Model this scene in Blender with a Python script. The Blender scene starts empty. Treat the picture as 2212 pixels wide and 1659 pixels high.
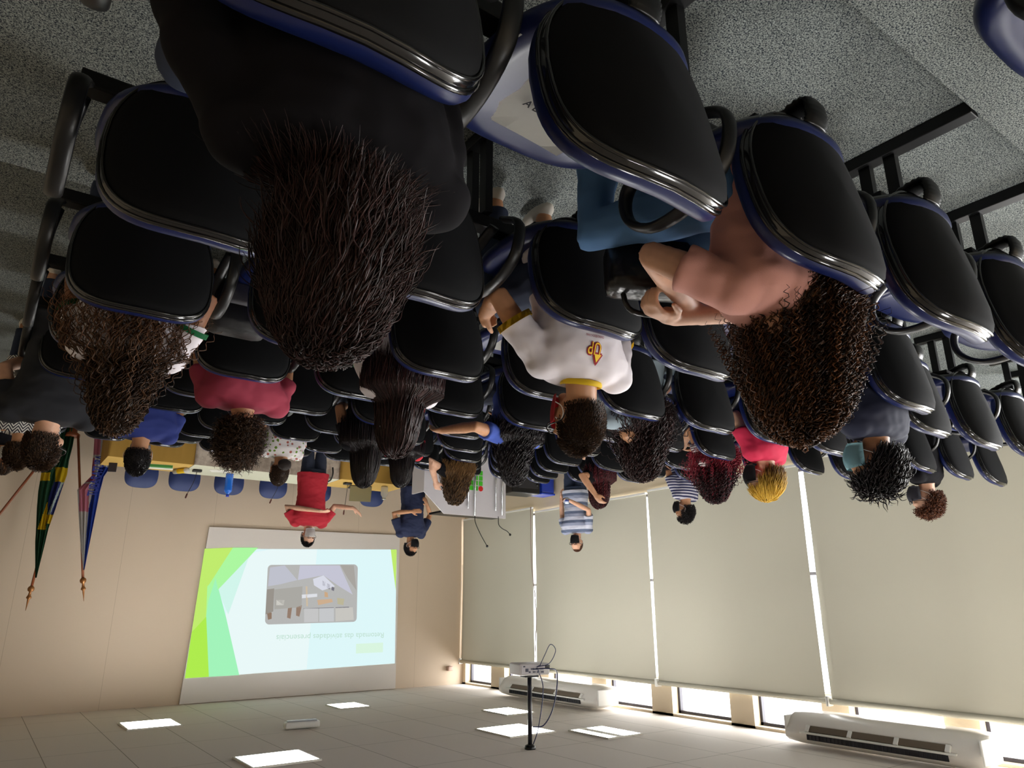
import bpy, bmesh, math, random
import numpy as np
from mathutils import Vector, Matrix, noise
random.seed(7); rng = np.random.default_rng(7)
SC = bpy.context.scene; COL = SC.collection
PI = math.pi
# ---------------------------------------------------------------- camera (the phone was held upside down)
CZ = 2.615; FPX = 1545.0
def _rot(yaw, pitch, roll):
    cy, sy, cp, sp, cr, sr = math.cos(yaw), math.sin(yaw), math.cos(pitch), math.sin(pitch), math.cos(roll), math.sin(roll)
    return (np.array([[cy,-sy,0],[sy,cy,0],[0,0,1]]) @ np.array([[1,0,0],[0,cp,-sp],[0,sp,cp]]) @ np.array([[cr,0,sr],[0,1,0],[-sr,0,cr]]))
CM = _rot(*[math.radians(a) for a in (35.94, -17.28, 0.164)])
cam = bpy.data.cameras.new('camera'); cam.lens = FPX/2212*36; cam.sensor_width = 36; cam.clip_start = 0.02; cam.clip_end = 100
co = bpy.data.objects.new('camera', cam); COL.objects.link(co)
co.matrix_world = Matrix(((-CM[0,0], -CM[0,2], -CM[0,1], 0), (-CM[1,0], -CM[1,2], -CM[1,1], 0), (-CM[2,0], -CM[2,2], -CM[2,1], CZ), (0,0,0,1)))
SC.camera = co
# ---------------------------------------------------------------- world, daylight, exposure
W = bpy.data.worlds.new('world'); SC.world = W; W.use_nodes = True
bg = W.node_tree.nodes['Background']; bg.inputs[0].default_value = (0.93, 0.95, 1.0, 1); bg.inputs[1].default_value = 4.0
SC.view_settings.view_transform = 'Standard'; SC.view_settings.look = 'None'; SC.view_settings.exposure = 0.45; SC.view_settings.gamma = 1.0
SC.view_settings.use_curve_mapping = False
SC.cycles.max_bounces = 6; SC.cycles.diffuse_bounces = 4; SC.cycles.glossy_bounces = 2; SC.cycles.transmission_bounces = 4
SC.cycles.caustics_reflective = False; SC.cycles.caustics_refractive = False; SC.cycles.sample_clamp_indirect = 6
def area(name, loc, size, power, rot, col=(1,1,1)):
    l = bpy.data.lights.new(name, 'AREA'); l.shape = 'RECTANGLE'; l.size, l.size_y = size; l.energy = power; l.color = col
    o = bpy.data.objects.new(name, l); o.location = loc; o.rotation_euler = rot; COL.objects.link(o); return o
# daylight coming in through the long window wall
area('daylight_front_bays', (-8.6, 8.0, 2.9), (4.6, 8.0), 900, (0, -PI/2, 0), (1, .985, .96))
area('daylight_rear_bays', (-8.6, 0.5, 2.9), (4.6, 7.0), 1300, (0, -PI/2, 0), (1, .985, .96))
# ---------------------------------------------------------------- helpers
WORK = bpy.data.scenes.new('workbench')     # a small scene of its own for evaluating shapes quickly; removed at the end
def lin(c):
    return tuple(((x/255)/12.92 if x/255 <= .04045 else ((x/255+.055)/1.055)**2.4) for x in c[:3]) + (1,)
MATS = {}
def M(name, col, rough=.6, metal=0., bump=None, var=None, emit=None, trans=None, alpha=None, spec=None, sheen=None, coat=None):
    if name in MATS: return MATS[name]
    m = bpy.data.materials.new(name); m.use_nodes = True; nt = m.node_tree; p = nt.nodes['Principled BSDF']
    p.inputs['Base Color'].default_value = lin(col); p.inputs['Roughness'].default_value = rough; p.inputs['Metallic'].default_value = metal
    if spec is not None: p.inputs['Specular IOR Level'].default_value = spec
    if sheen: p.inputs['Sheen Weight'].default_value = sheen
    if coat: p.inputs['Coat Weight'].default_value = coat
    tc = nt.nodes.new('ShaderNodeTexCoord')
    if var:      # (scale, colour2, contrast)
        n = nt.nodes.new('ShaderNodeTexNoise'); n.inputs['Scale'].default_value = var[0]; n.inputs['Detail'].default_value = 3
        nt.links.new(tc.outputs['Object'], n.inputs['Vector'])
        r = nt.nodes.new('ShaderNodeValToRGB'); c = var[2] if len(var) > 2 else .2
        r.color_ramp.elements[0].position = .5-c; r.color_ramp.elements[1].position = .5+c
        r.color_ramp.elements[0].color = lin(col); r.color_ramp.elements[1].color = lin(var[1])
        nt.links.new(n.outputs['Fac'], r.inputs['Fac']); nt.links.new(r.outputs['Color'], p.inputs['Base Color'])
    if bump:
        n = nt.nodes.new('ShaderNodeTexNoise'); n.inputs['Scale'].default_value = bump[0]; n.inputs['Detail'].default_value = 2
        nt.links.new(tc.outputs['Object'], n.inputs['Vector'])
        b = nt.nodes.new('ShaderNodeBump'); b.inputs['Strength'].default_value = bump[1]; b.inputs['Distance'].default_value = .01
        nt.links.new(n.outputs['Fac'], b.inputs['Height']); nt.links.new(b.outputs['Normal'], p.inputs['Normal'])
    if emit:
        p.inputs['Emission Color'].default_value = lin(col); p.inputs['Emission Strength'].default_value = emit
        p.inputs['Base Color'].default_value = (0,0,0,1) if not var else p.inputs['Base Color'].default_value; p.inputs['Specular IOR Level'].default_value = 0
    if trans is not None:
        p.inputs['Transmission Weight'].default_value = trans
    if alpha is not None: p.inputs['Alpha'].default_value = alpha
    MATS[name] = m; return m
def nodes_of(m):
    nt = m.node_tree; return nt, nt.nodes['Principled BSDF']
def stripes(name, c1, c2, period, duty, axis='Z', rough=.8, zig=0., c3=None):
    m = M(name, c1, rough); nt, p = nodes_of(m)
    tc = nt.nodes.new('ShaderNodeTexCoord'); sp = nt.nodes.new('ShaderNodeSeparateXYZ'); nt.links.new(tc.outputs['Object'], sp.inputs[0])
    v = sp.outputs[axis]
    if zig:
        a = nt.nodes.new('ShaderNodeMath'); a.operation = 'PINGPONG'; a.inputs[1].default_value = .03; nt.links.new(sp.outputs['X'], a.inputs[0])
        s = nt.nodes.new('ShaderNodeMath'); s.operation = 'MULTIPLY_ADD'; s.inputs[1].default_value = zig; nt.links.new(a.outputs[0], s.inputs[0]); nt.links.new(v, s.inputs[2]); v = s.outputs[0]
    d = nt.nodes.new('ShaderNodeMath'); d.operation = 'DIVIDE'; d.inputs[1].default_value = period; nt.links.new(v, d.inputs[0])
    f = nt.nodes.new('ShaderNodeMath'); f.operation = 'FRACT'; nt.links.new(d.outputs[0], f.inputs[0])
    r = nt.nodes.new('ShaderNodeValToRGB'); r.color_ramp.interpolation = 'CONSTANT'
    r.color_ramp.elements[0].color = lin(c1); r.color_ramp.elements[1].position = duty; r.color_ramp.elements[1].color = lin(c2)
    if c3:
        e = r.color_ramp.elements.new(duty+(1-duty)*.45); e.color = lin(c3)
    nt.links.new(f.outputs[0], r.inputs['Fac']); nt.links.new(r.outputs['Color'], p.inputs['Base Color']); return m
def tagp(o, label=None, cat=None, group=None, kind=None):
    if label: o['label'] = label
    if cat: o['category'] = cat
    if group: o['group'] = group
    if kind: o['kind'] = kind
    return o
def thing(name, label, cat, loc=(0,0,0), rz=0, group=None):
    o = bpy.data.objects.new(name, None); o.empty_display_size = .1; COL.objects.link(o); o.location = loc; o.rotation_euler = (0,0,rz)
    return tagp(o, label, cat, group)
def obj(name, me, mats, parent=None, smooth=True, loc=None):
    if isinstance(me, bmesh.types.BMesh):
        bm = me; bmesh.ops.recalc_face_normals(bm, faces=bm.faces); me = bpy.data.meshes.new(name); bm.to_mesh(me); bm.free()
    if not isinstance(mats, (list, tuple)): mats = [mats]
    for m in mats: me.materials.append(m)
    if smooth and len(me.polygons): me.polygons.foreach_set('use_smooth', [True]*len(me.polygons))
    o = bpy.data.objects.new(name, me); COL.objects.link(o)
    if parent: o.parent = parent
    if loc: o.location = loc
    return o
def struct(name, me, mats, smooth=False):
    return tagp(obj(name, me, mats, None, smooth), kind='structure')
def BM(): return bmesh.new()
def box(bm, a, b, bev=0., mi=0, rot=None, piv=None):
    vs = [bm.verts.new((x,y,z)) for x in (a[0],b[0]) for y in (a[1],b[1]) for z in (a[2],b[2])]
    fs = [bm.faces.new([vs[i] for i in q]) for q in ((0,1,3,2),(4,6,7,5),(0,4,5,1),(2,3,7,6),(0,2,6,4),(1,5,7,3))]
    for f in fs: f.material_index = mi
    bmesh.ops.recalc_face_normals(bm, faces=fs)
    if bev:
        es = list({e for f in fs for e in f.edges}); r = bmesh.ops.bevel(bm, geom=es, offset=bev, segments=2, affect='EDGES', profile=.6)
        vs = list({v for f in r['faces'] for v in f.verts} | {v for v in vs if v.is_valid})
        for f in r['faces']: f.material_index = mi
    if rot is not None:
        piv = Vector(piv or (0,0,0))
        for v in vs: v.co = rot @ (v.co-piv) + piv
    return vs
def frames(pts):
    pts = [Vector(p) for p in pts]; T = []
    for i in range(len(pts)):
        t = pts[min(i+1,len(pts)-1)] - pts[max(i-1,0)]; T.append(t.normalized() if t.length > 1e-9 else Vector((0,0,1)))
    n = T[0].orthogonal().normalized(); out = []
    for i, t in enumerate(T):
        n = (n - t*n.dot(t)); n = n.normalized() if n.length > 1e-6 else t.orthogonal().normalized(); out.append((pts[i], n, t.cross(n)))
    return out
def tube(bm, pts, r, n=10, cap=True, flat=None, up=None, mi=0, ball=False):
    """tube through pts; r a number or a list; flat=(w,h) makes an elliptical section with the wide side across `up`"""
    k = len(pts); rs = list(r) if isinstance(r, (list,tuple)) else [r]*k
    if ball:   # rounded ends
        P = [Vector(p) for p in pts]; d0 = (P[0]-P[1]).normalized(); d1 = (P[-1]-P[-2]).normalized()
        P2, R2 = [], []
        for a in (80,55,28): P2.append(P[0]+d0*rs[0]*math.sin(math.radians(a))); R2.append(rs[0]*math.cos(math.radians(a)))
        P2 += P; R2 += rs
        for a in (28,55,80): P2.append(P[-1]+d1*rs[-1]*math.sin(math.radians(a))); R2.append(rs[-1]*math.cos(math.radians(a)))
        pts, rs, k = P2, R2, len(P2)
    rings = []
    for i, (p, u, v) in enumerate(frames(pts)):
        if up is not None:
            t = u.cross(v); a = Vector(up); a = (a - t*a.dot(t)).normalized(); u, v = a, t.cross(a)
        ring = []
        for j in range(n):
            th = 2*PI*j/n; c, s = math.cos(th), math.sin(th)
            if flat: c, s = c*flat[0], s*flat[1]; rr = rs[i]
            else: rr = rs[i]
            ring.append(bm.verts.new(p + u*c*rr + v*s*rr))
        rings.append(ring)
    for a, b in zip(rings, rings[1:]):
        for j in range(n):
            f = bm.faces.new((a[j], a[(j+1)%n], b[(j+1)%n], b[j])); f.material_index = mi
    if cap:
        f = bm.faces.new(list(reversed(rings[0]))); f.material_index = mi; f = bm.faces.new(rings[-1]); f.material_index = mi
def spline(pts, n):
    """Catmull-Rom resample"""
    P = [Vector(p) for p in pts]; P = [P[0]*2-P[1]] + P + [P[-1]*2-P[-2]]; out = []
    for i in range(1, len(P)-2):
        for s in range(n):
            t = s/n; a, b, c, d = P[i-1:i+3]
            out.append(.5*((2*b)+(c-a)*t+(2*a-5*b+4*c-d)*t*t+(3*b-a-3*c+d)*t**3))
    out.append(P[-2]); return out
def ell(bm, c, r, n=16, m=10, fn=None, R=None):
    c = Vector(c); rows = []
    for i in range(1, m):
        ph = PI*i/m; row = []
        for j in range(n):
            th = 2*PI*j/n; d = Vector((math.sin(ph)*math.cos(th), math.sin(ph)*math.sin(th), math.cos(ph)))
            p = Vector((d.x*r[0], d.y*r[1], d.z*r[2]))
            if fn: p = fn(d, p)
            row.append(bm.verts.new(c + (R @ p if R else p)))
        rows.append(row)
    t = Vector((0,0,r[2])); b = Vector((0,0,-r[2]))
    if fn: t = fn(Vector((0,0,1)), t); b = fn(Vector((0,0,-1)), b)
    vt = bm.verts.new(c + (R @ t if R else t)); vb = bm.verts.new(c + (R @ b if R else b))
    for j in range(n):
        bm.faces.new((vt, rows[0][j], rows[0][(j+1)%n])); bm.faces.new((vb, rows[-1][(j+1)%n], rows[-1][j]))
    for a, b2 in zip(rows, rows[1:]):
        for j in range(n): bm.faces.new((a[j], b2[j], b2[(j+1)%n], a[(j+1)%n]))
def lathe(bm, prof, n=24, c=(0,0,0), axis='Z', mi=0):
    rings = []
    for r, z in prof:
        ring = []
        for j in range(n):
            th = 2*PI*j/n; x, y = r*math.cos(th), r*math.sin(th)
            q = (x, y, z) if axis == 'Z' else (x, z, y)
            ring.append(bm.verts.new((c[0]+q[0], c[1]+q[1], c[2]+q[2])))
        rings.append(ring)
    for a, b in zip(rings, rings[1:]):
        for j in range(n): bm.faces.new((a[j], a[(j+1)%n], b[(j+1)%n], b[j])).material_index = mi
    bm.faces.new(rings[0]).material_index = mi; bm.faces.new(list(reversed(rings[-1]))).material_index = mi
def poly(bm, pts, mi=0, thick=None):
    vs = [bm.verts.new(p) for p in pts]; f = bm.faces.new(vs); f.material_index = mi
    if thick is not None:
        r = bmesh.ops.extrude_face_region(bm, geom=[f]); ev = [g for g in r['geom'] if isinstance(g, bmesh.types.BMVert)]
        for v in ev: v.co += Vector(thick)
    return f
def ray(x, y):
    d = CM @ np.array([1106-x, FPX, y-829.5]); return d
def atY(x, y, Y): d = ray(x, y); k = Y/d[1]; return Vector((d[0]*k, Y, CZ+d[2]*k))   # where the sight line meets a plane of the room
def atZ(x, y, z): d = ray(x, y); k = (z-CZ)/d[2]; return Vector((d[0]*k, d[1]*k, z))
def copy_tree(o, parent=None):
    c = o.copy(); COL.objects.link(c)
    if parent: c.parent = parent
    for ch in o.children: copy_tree(ch, c)
    return c
def floor_z(k): return max(0., 1.053-.117*k)
# ---------------------------------------------------------------- materials
WALLX = -7.55; CEIL = CZ+1.35; FRONT = 12.0; RIGHT = 2.6; REAR = -2.6
m_wall = M('painted_wall', (206,190,164), .75, bump=(40,.05))
m_ceil = M('ceiling_panels', (218,210,200), .8)
m_white = M('white_plastic', (232,232,228), .4); m_whitepaint = M('white_paint', (225,222,215), .5)
m_black = M('black_plastic', (10,10,11), .38); m_blackcloth = M('black_back_cover', (8,9,12), .85, spec=.2)
m_trim = M('glossy_black_trim', (20,19,20), .16, coat=.6); m_blue = M('blue_vinyl', (20,32,84), .33)
m_metal = M('black_steel', (16,17,19), .45, .3); m_chrome = M('brushed_metal', (190,192,196), .25, 1.); m_dark = M('dark_frame', (40,38,50), .5)
def glass_mat():
    m = bpy.data.materials.new('glass_pane'); m.use_nodes = True; nt = m.node_tree; nt.nodes.clear(); o = nt.nodes.new('ShaderNodeOutputMaterial'); mx = nt.nodes.new('ShaderNodeMixShader')
    a = nt.nodes.new('ShaderNodeBsdfTransparent'); b = nt.nodes.new('ShaderNodeBsdfGlossy'); b.inputs['Roughness'].default_value = .02; mx.inputs[0].default_value = .06
    nt.links.new(a.outputs[0], mx.inputs[1]); nt.links.new(b.outputs[0], mx.inputs[2]); nt.links.new(mx.outputs[0], o.inputs[0]); return m
m_glass = glass_mat(); m_paper = M('white_paper', (228,226,218), .8); m_ink = M('black_ink', (25,25,28), .8)
def carpet():
    m = M('speckled_carpet', (70,82,84), .95, spec=.1); nt, p = nodes_of(m)
    tc = nt.nodes.new('ShaderNodeTexCoord'); n = nt.nodes.new('ShaderNodeTexNoise'); n.inputs['Scale'].default_value = 230; n.inputs['Detail'].default_value = 4
    nt.links.new(tc.outputs['Object'], n.inputs['Vector']); r = nt.nodes.new('ShaderNodeValToRGB')
    for pos, c in ((.36,(24,34,48)),(.46,(62,80,90)),(.54,(88,104,110)),(.66,(170,176,170))):
        e = r.color_ramp.elements[0] if pos == .36 else (r.color_ramp.elements[1] if pos == .66 else r.color_ramp.elements.new(pos))
        e.position = pos; e.color = lin(c)
    nt.links.new(n.outputs['Fac'], r.inputs['Fac']); nt.links.new(r.outputs['Color'], p.inputs['Base Color']); return m
m_carpet = carpet()
def seams(m, sx, sy, w, col, ox=0, oy=0, ax=('X','Y')):
    nt, p = nodes_of(m); tc = nt.nodes.new('ShaderNodeTexCoord'); s = nt.nodes.new('ShaderNodeSeparateXYZ'); nt.links.new(tc.outputs['Object'], s.inputs[0])
    outs = []
    for a, per, off in ((ax[0], sx, ox), (ax[1], sy, oy)):
        if not per: continue
        d = nt.nodes.new('ShaderNodeMath'); d.operation = 'ADD'; d.inputs[1].default_value = off; nt.links.new(s.outputs[a], d.inputs[0])
        q = nt.nodes.new('ShaderNodeMath'); q.operation = 'PINGPONG'; q.inputs[1].default_value = per/2; nt.links.new(d.outputs[0], q.inputs[0])
        l = nt.nodes.new('ShaderNodeMath'); l.operation = 'LESS_THAN'; l.inputs[1].default_value = w; nt.links.new(q.outputs[0], l.inputs[0]); outs.append(l.outputs[0])
    v = outs[0]
    if len(outs) > 1:
        mx = nt.nodes.new('ShaderNodeMath'); mx.operation = 'MAXIMUM'; nt.links.new(outs[0], mx.inputs[0]); nt.links.new(outs[1], mx.inputs[1]); v = mx.outputs[0]
    mix = nt.nodes.new('ShaderNodeMix'); mix.data_type = 'RGBA'; mix.inputs['A'].default_value = p.inputs['Base Color'].default_value; mix.inputs['B'].default_value = lin(col)
    nt.links.new(v, mix.inputs['Factor']); nt.links.new(mix.outputs['Result'], p.inputs['Base Color'])
seams(m_ceil, .66, 1.25, .004, (150,142,128), ox=.79, oy=.05)
m_front = M('front_wall_panels', (210,192,170), .75, bump=(40,.05)); seams(m_front, 1.22, 0, .003, (186,168,146), ox=.45)
# ---------------------------------------------------------------- room shell
bm = BM()
ys = [REAR, -1.14] + [.66+.9*k for k in range(0, 9)] + [FRONT]
prof = []
zs = [floor_z(-2), floor_z(-1)] + [floor_z(k) for k in range(0, 9)]
zs[-1] = floor_z(8)
ys = [REAR, -1.14, -.24, ] + [.66+.9*k for k in range(10)]       # tier k spans ys .66-.9+... 
prof = [(REAR, floor_z(-3)), (-1.14, floor_z(-3)), (-1.14, floor_z(-2)), (-.24, floor_z(-2)), (-.24, floor_z(-1)), (.66, floor_z(-1))]
for k in range(0, 9):
    prof += [(.66+.9*k, floor_z(k)), (1.56+.9*k, floor_z(k))]
prof += [(.66+8.1, 0.), (FRONT+.2, 0.), (FRONT+.2, -.3), (REAR, -.3)]
va = [bm.verts.new((WALLX-.3, y, z)) for y, z in prof]; vb = [bm.verts.new((RIGHT+.1, y, z)) for y, z in prof]
for i in range(len(prof)):
    j = (i+1) % len(prof); bm.faces.new((va[i], va[j], vb[j], vb[i]))
struct('floor', bm, m_carpet)
bm = BM(); box(bm, (WALLX-.3, REAR-.1, CEIL), (RIGHT+.1, FRONT+.2, CEIL+.1)); struct('ceiling', bm, m_ceil)
bm = BM(); box(bm, (WALLX-.3, FRONT, -.3), (RIGHT+.1, FRONT+.15, CEIL+.1)); struct('wall_front', bm, m_front)
bm = BM(); box(bm, (RIGHT, REAR-.1, -.3), (RIGHT+.15, FRONT+.1, CEIL+.1)); struct('wall_right', bm, m_wall)
bm = BM(); box(bm, (WALLX-.3, REAR-.15, -.3), (RIGHT+.1, REAR, CEIL+.1)); struct('wall_rear', bm, m_wall)
# window wall: sill wall, piers, header
SILL = 1.07; HEAD = CEIL-.03; PIERZ = CZ+.90
panes = [(11.06,11.89),(9.75,10.66),(8.45,9.45),(7.27,8.14),(6.0,6.91),(4.8,5.67),(3.56,4.49),(2.3,3.25),(1.05,2.0),(-.2,.75),(-1.45,-.5)]
bm = BM(); box(bm, (WALLX-.25, REAR, -.3), (WALLX, FRONT, SILL))
ed = sorted([REAR] + [v for a, b in panes for v in (a, b)] + [FRONT])
for i in range(0, len(ed), 2):
    if ed[i+1]-ed[i] > .02: box(bm, (WALLX-.25, ed[i], PIERZ if ed[i] > REAR and ed[i+1] < FRONT-.01 else SILL), (WALLX, ed[i+1], CEIL))
box(bm, (WALLX-.25, REAR, HEAD), (WALLX, FRONT, CEIL+.05)); struct('wall_left', bm, m_wall)
for i, (a, b) in enumerate(panes):
    w = thing('window_%d' % (i+1), None, None); w['kind'] = 'structure'; fx = WALLX-.16
    bm = BM(); t = .035
    la = (panes[i+1][1]+a)/2-.13 if i+1 < len(panes) else a; lb = (panes[i-1][0]+b)/2-.13 if i else b-.2      # the lower lights are wider than the ones between the piers
    for p, q in (((fx,a,PIERZ),(fx+.05,a+t,HEAD)),((fx,b-t,PIERZ),(fx+.05,b,HEAD)),((fx,a,HEAD-t),(fx+.05,b,HEAD)),((fx,la,SILL),(fx+.05,la+t,PIERZ+.05)),((fx,lb-t,SILL),(fx+.05,lb,PIERZ+.05)),((fx,la,SILL),(fx+.05,lb,SILL+t)),((fx,la,2.25),(fx+.05,lb,2.25+t)),((fx,la,PIERZ),(fx+.05,lb,PIERZ+t))): box(bm, p, q)
    obj('window_frame', bm, m_dark, w, False)
    bm = BM(); box(bm, (fx+.02, a+t, PIERZ+t), (fx+.026, b-t, HEAD-t)); box(bm, (fx+.02, la+t, SILL+t), (fx+.026, lb-t, PIERZ)); obj('window_glass', bm, m_glass, w, False)
# baseboard strips on the front wall
bm = BM(); box(bm, (WALLX, FRONT-.02, 0), (RIGHT, FRONT, .08)); struct('baseboard_front', bm, m_whitepaint)
# ---------------------------------------------------------------- roller blinds
def blind_mat():
    m = bpy.data.materials.new('blind_fabric'); m.use_nodes = True; nt = m.node_tree; nt.nodes.clear()
    o = nt.nodes.new('ShaderNodeOutputMaterial'); mx = nt.nodes.new('ShaderNodeMixShader'); d = nt.nodes.new('ShaderNodeBsdfDiffuse'); t = nt.nodes.new('ShaderNodeBsdfTranslucent')
    d.inputs[0].default_value = lin((190,187,172)); t.inputs[0].default_value = lin((205,200,178)); mx.inputs[0].default_value = .012
    nt.links.new(d.outputs[0], mx.inputs[1]); nt.links.new(t.outputs[0], mx.inputs[2]); nt.links.new(mx.outputs[0], o.inputs[0]); return m
m_blind = blind_mat()
BX = WALLX+.05; RZ = CZ+.94
for (a, b, zb, lab) in ((9.75, 11.96, CZ-1.60, 'cream roller blind in the corner beside the front wall, behind the microphones'),
                   (7.12, 9.69, CZ-1.52, 'cream roller blind behind the standing person in the striped polo'),
                   (4.71, 7.08, CZ-1.55, 'cream roller blind behind the seated person in the navy striped shirt'),
                   (1.4, 4.64, CZ-1.6, 'widest cream roller blind, behind the person in black t-shirt and grey mask')):
    r = thing('roller_blind', lab, 'blind', (BX, (a+b)/2, RZ), 0, 'roller blinds along the window wall'); hw = (b-a)/2
    bm = BM(); NY, NZ = 10, 14
    g = [[bm.verts.new((.012*math.sin(j*.9+i*.3)*(i/NZ), -hw+2*hw*j/NY, -(RZ-zb)*i/NZ)) for j in range(NY+1)] for i in range(NZ+1)]
    for i in range(NZ):
        for j in range(NY): bm.faces.new((g[i][j], g[i][j+1], g[i+1][j+1], g[i+1][j]))
    obj('blind_fabric', bm, m_blind, r)
    bm = BM(); tube(bm, [(0,-hw-.02,.02),(0,hw+.02,.02)], .03, 14); obj('roller_tube', bm, m_blind, r)
    bm = BM(); box(bm, (-.01,-hw,-(RZ-zb)-.025), (.012,hw,-(RZ-zb)+.005), .004); obj('bottom_bar', bm, m_white, r, False)
    for s in (-1, 1):
        bm = BM(); box(bm, (-.05, s*(hw+.03)-.012, -.03), (.035, s*(hw+.03)+.012, .07), .004); obj('bracket', bm, m_white, r, False)
    bm = BM(); tube(bm, spline([(.03,hw-.02,0),(.035,hw-.02,-.9),(.03,hw-.025,-1.7)], 6), .003, 6); obj('pull_chain', bm, m_white, r)
# ---------------------------------------------------------------- ceiling lamps
m_lamp = M('lamp_diffuser', (255,253,250), .5, emit=26.0); m_lampframe = M('lamp_frame', (226,224,214), .5)
for (x, y, sx, sy, lab) in ((-2.0,10.2,.56,.6,'square ceiling lamp above the flags by the whiteboard'), (-2.55,7.25,.6,.55,'largest bright ceiling lamp, second from the flags'),
        (-4.6,10.35,.42,.5,'small ceiling lamp near the top of the whiteboard'), (-5.25,7.2,.6,.66,'diamond-looking ceiling lamp right behind the projector pole'),
        (-6.08,8.5,.42,.56,'ceiling lamp with a zigzag edge near the farther air conditioner'), (-5.98,6.5,.48,.62,'ceiling lamp split into two strips beside the projector pole'),
        (-2.5,3.2,.6,.6,'added unseen ceiling lamp over the middle rows'), (-5.4,3.0,.6,.6,'added unseen ceiling lamp over the window side rows'), (-2.5,-.6,.6,.6,'added unseen ceiling lamp over the back rows')):
    if y < 4: # out of view: lamps added to help light the room
        pass
    r = thing('ceiling_light', lab, 'ceiling light', (x, y, CEIL), 0, 'ceiling lamps')
    bm = BM(); t = .02
    for p, q in (((-sx/2-t,-sy/2-t,-.015),(sx/2+t,-sy/2,.01)),((-sx/2-t,sy/2,-.015),(sx/2+t,sy/2+t,.01)),((-sx/2-t,-sy/2,-.015),(-sx/2,sy/2,.01)),((sx/2,-sy/2,-.015),(sx/2+t,sy/2,.01))): box(bm, p, q)
    obj('lamp_frame', bm, m_lampframe, r, False)
    bm = BM()
    if 'split' in lab: box(bm, (-sx/2,-sy/2,-.008),(-sx*.02,sy/2,.0)); box(bm, (sx*.22,-sy/2,-.008),(sx/2,sy/2*.9,.0))
    else: box(bm, (-sx/2,-sy/2,-.008),(sx/2,sy/2,.0))
    obj('diffuser', bm, m_lamp, r, False)
    if 'split' in lab:
        bm = BM(); box(bm, (-sx*.02,-sy/2,-.012),(sx*.22,sy/2,.0)); obj('centre_louvre', bm, m_lampframe, r, False)
# emergency light box on the ceiling
r = thing('emergency_light', 'small white emergency light box hanging under the ceiling', 'emergency light', (-3.37, 8.84, CEIL-.01), math.radians(8))
bm = BM(); box(bm, (-.2,-.06,-.07),(.2,.06,0), .02); obj('housing', bm, m_white, r)
bm = BM(); box(bm, (-.17,-.045,-.085),(.17,.045,-.065), .012); obj('lens', bm, M('clear_lens', (210,214,218), .15), r)
# ---------------------------------------------------------------- air conditioners
def aircon(y0, y1, lab):
    L = y1-y0; r = thing('air_conditioner', lab, 'air conditioner', (-7.0, (y0+y1)/2, CEIL-.03), 0, 'ceiling air conditioners')
    pf = [(-.42,-.02),(-.05,-.0),(.0,-.035),(.012,-.10),(-.10,-.235),(-.2,-.27),(-.42,-.27)]; bm = BM(); N = 26
    for s in range(N+1):
        pass
    rings = []
    for s in range(N+1):
        t = -1+2*s/N; sh = 1-.10*max(0, abs(t)-.82)/.18; ring = []
        y = t*L/2
        for (x, z) in pf: ring.append(bm.verts.new((-.2+(x+.2)*sh, y, -.13+(z+.13)*sh)))
        rings.append(ring)
    for a, b in zip(rings, rings[1:]):
        for j in range(len(pf)): bm.faces.new((a[j], a[(j+1)%len(pf)], b[(j+1)%len(pf)], b[j]))
    bm.faces.new(rings[0]); bm.faces.new(list(reversed(rings[-1]))); obj('housing', bm, M('aircon_plastic', (236,232,226), .35), r)
    bm = BM(); box(bm, (.002,-L*.36,-.094), (.02,L*.36,-.045), 0); obj('air_outlet', bm, M('dark_outlet', (30,32,38), .6), r, False)
    bm = BM()
    for i in range(34): 
        y = -L*.355+i*L*.71/33; box(bm, (.012,y-.003,-.092),(.026,y+.003,-.048))
    obj('vane_row', bm, m_dark, r, False)
    # sloping lower slot with flaps
    R = Matrix.Rotation(math.radians(40), 3, 'Y')
    bm = BM(); box(bm, (-.045,-L*.36,-.172),(-.02,L*.36,-.108), 0, 0, R, (-.03,0,-.14)); o = obj('lower_slot', bm, M('slot_brown', (104,92,78), .6), r, False); o.location.x = .012
    for t in (-.36, -.12, .12, .36):
        bm = BM(); box(bm, (-.05,L*t-.02,-.175),(-.014,L*t+.02,-.106), .003, 0, R, (-.03,0,-.14)); o = obj('flap_support', bm, m_white, r); o.location.x = .02
    bm = BM(); box(bm, (.0,-L*.4,-.115),(.03,L*.4,-.098), .003); obj('louvre_bar', bm, m_white, r)
    for s in (-1, 1):
        bm = BM(); box(bm, (-.38,s*L*.5-.012,-.24),(-.02,s*L*.5+.012,-.04), .01); obj('end_cap', bm, m_white, r)
    return r
aircon(3.05, 4.9, 'long white ceiling air conditioner over the widest blind, the larger one')
aircon(7.75, 10.05, 'white ceiling air conditioner behind the projector, the smaller looking one')
# ---------------------------------------------------------------- projector
r = thing('projector', 'white projector hanging upside down on a black pole', 'projector', (-4.74, 6.25, CEIL))
bm = BM(); tube(bm, [(0,0,0),(0,0,-.66)], .022, 14); obj('pole', bm, M('projector_pole', (24,24,34), .35), r)
bm = BM(); lathe(bm, [(.012,-.05),(.05,-.035),(.055,-.01),(.055,0)], 20); obj('ceiling_flange', bm, m_black, r)
bm = BM(); R = Matrix.Rotation(math.radians(12), 3, 'Z'); box(bm, (-.17,-.13,-.80),(.17,.13,-.69), .018, 0, R, (0,0,0)); obj('case', bm, M('projector_case', (206,202,200), .4), r)
bm = BM(); box(bm, (-.08,-.06,-.69),(.08,.06,-.665), .006, 0, R, (0,0,0)); obj('mount_plate', bm, m_metal, r)
bm = BM(); box(bm, (-.10,-.134,-.785),(.15,-.129,-.705), 0, 0, R, (0,0,0)); obj('rear_panel', bm, M('rear_panel', (176,172,176), .5), r, False)
bm = BM()
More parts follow.
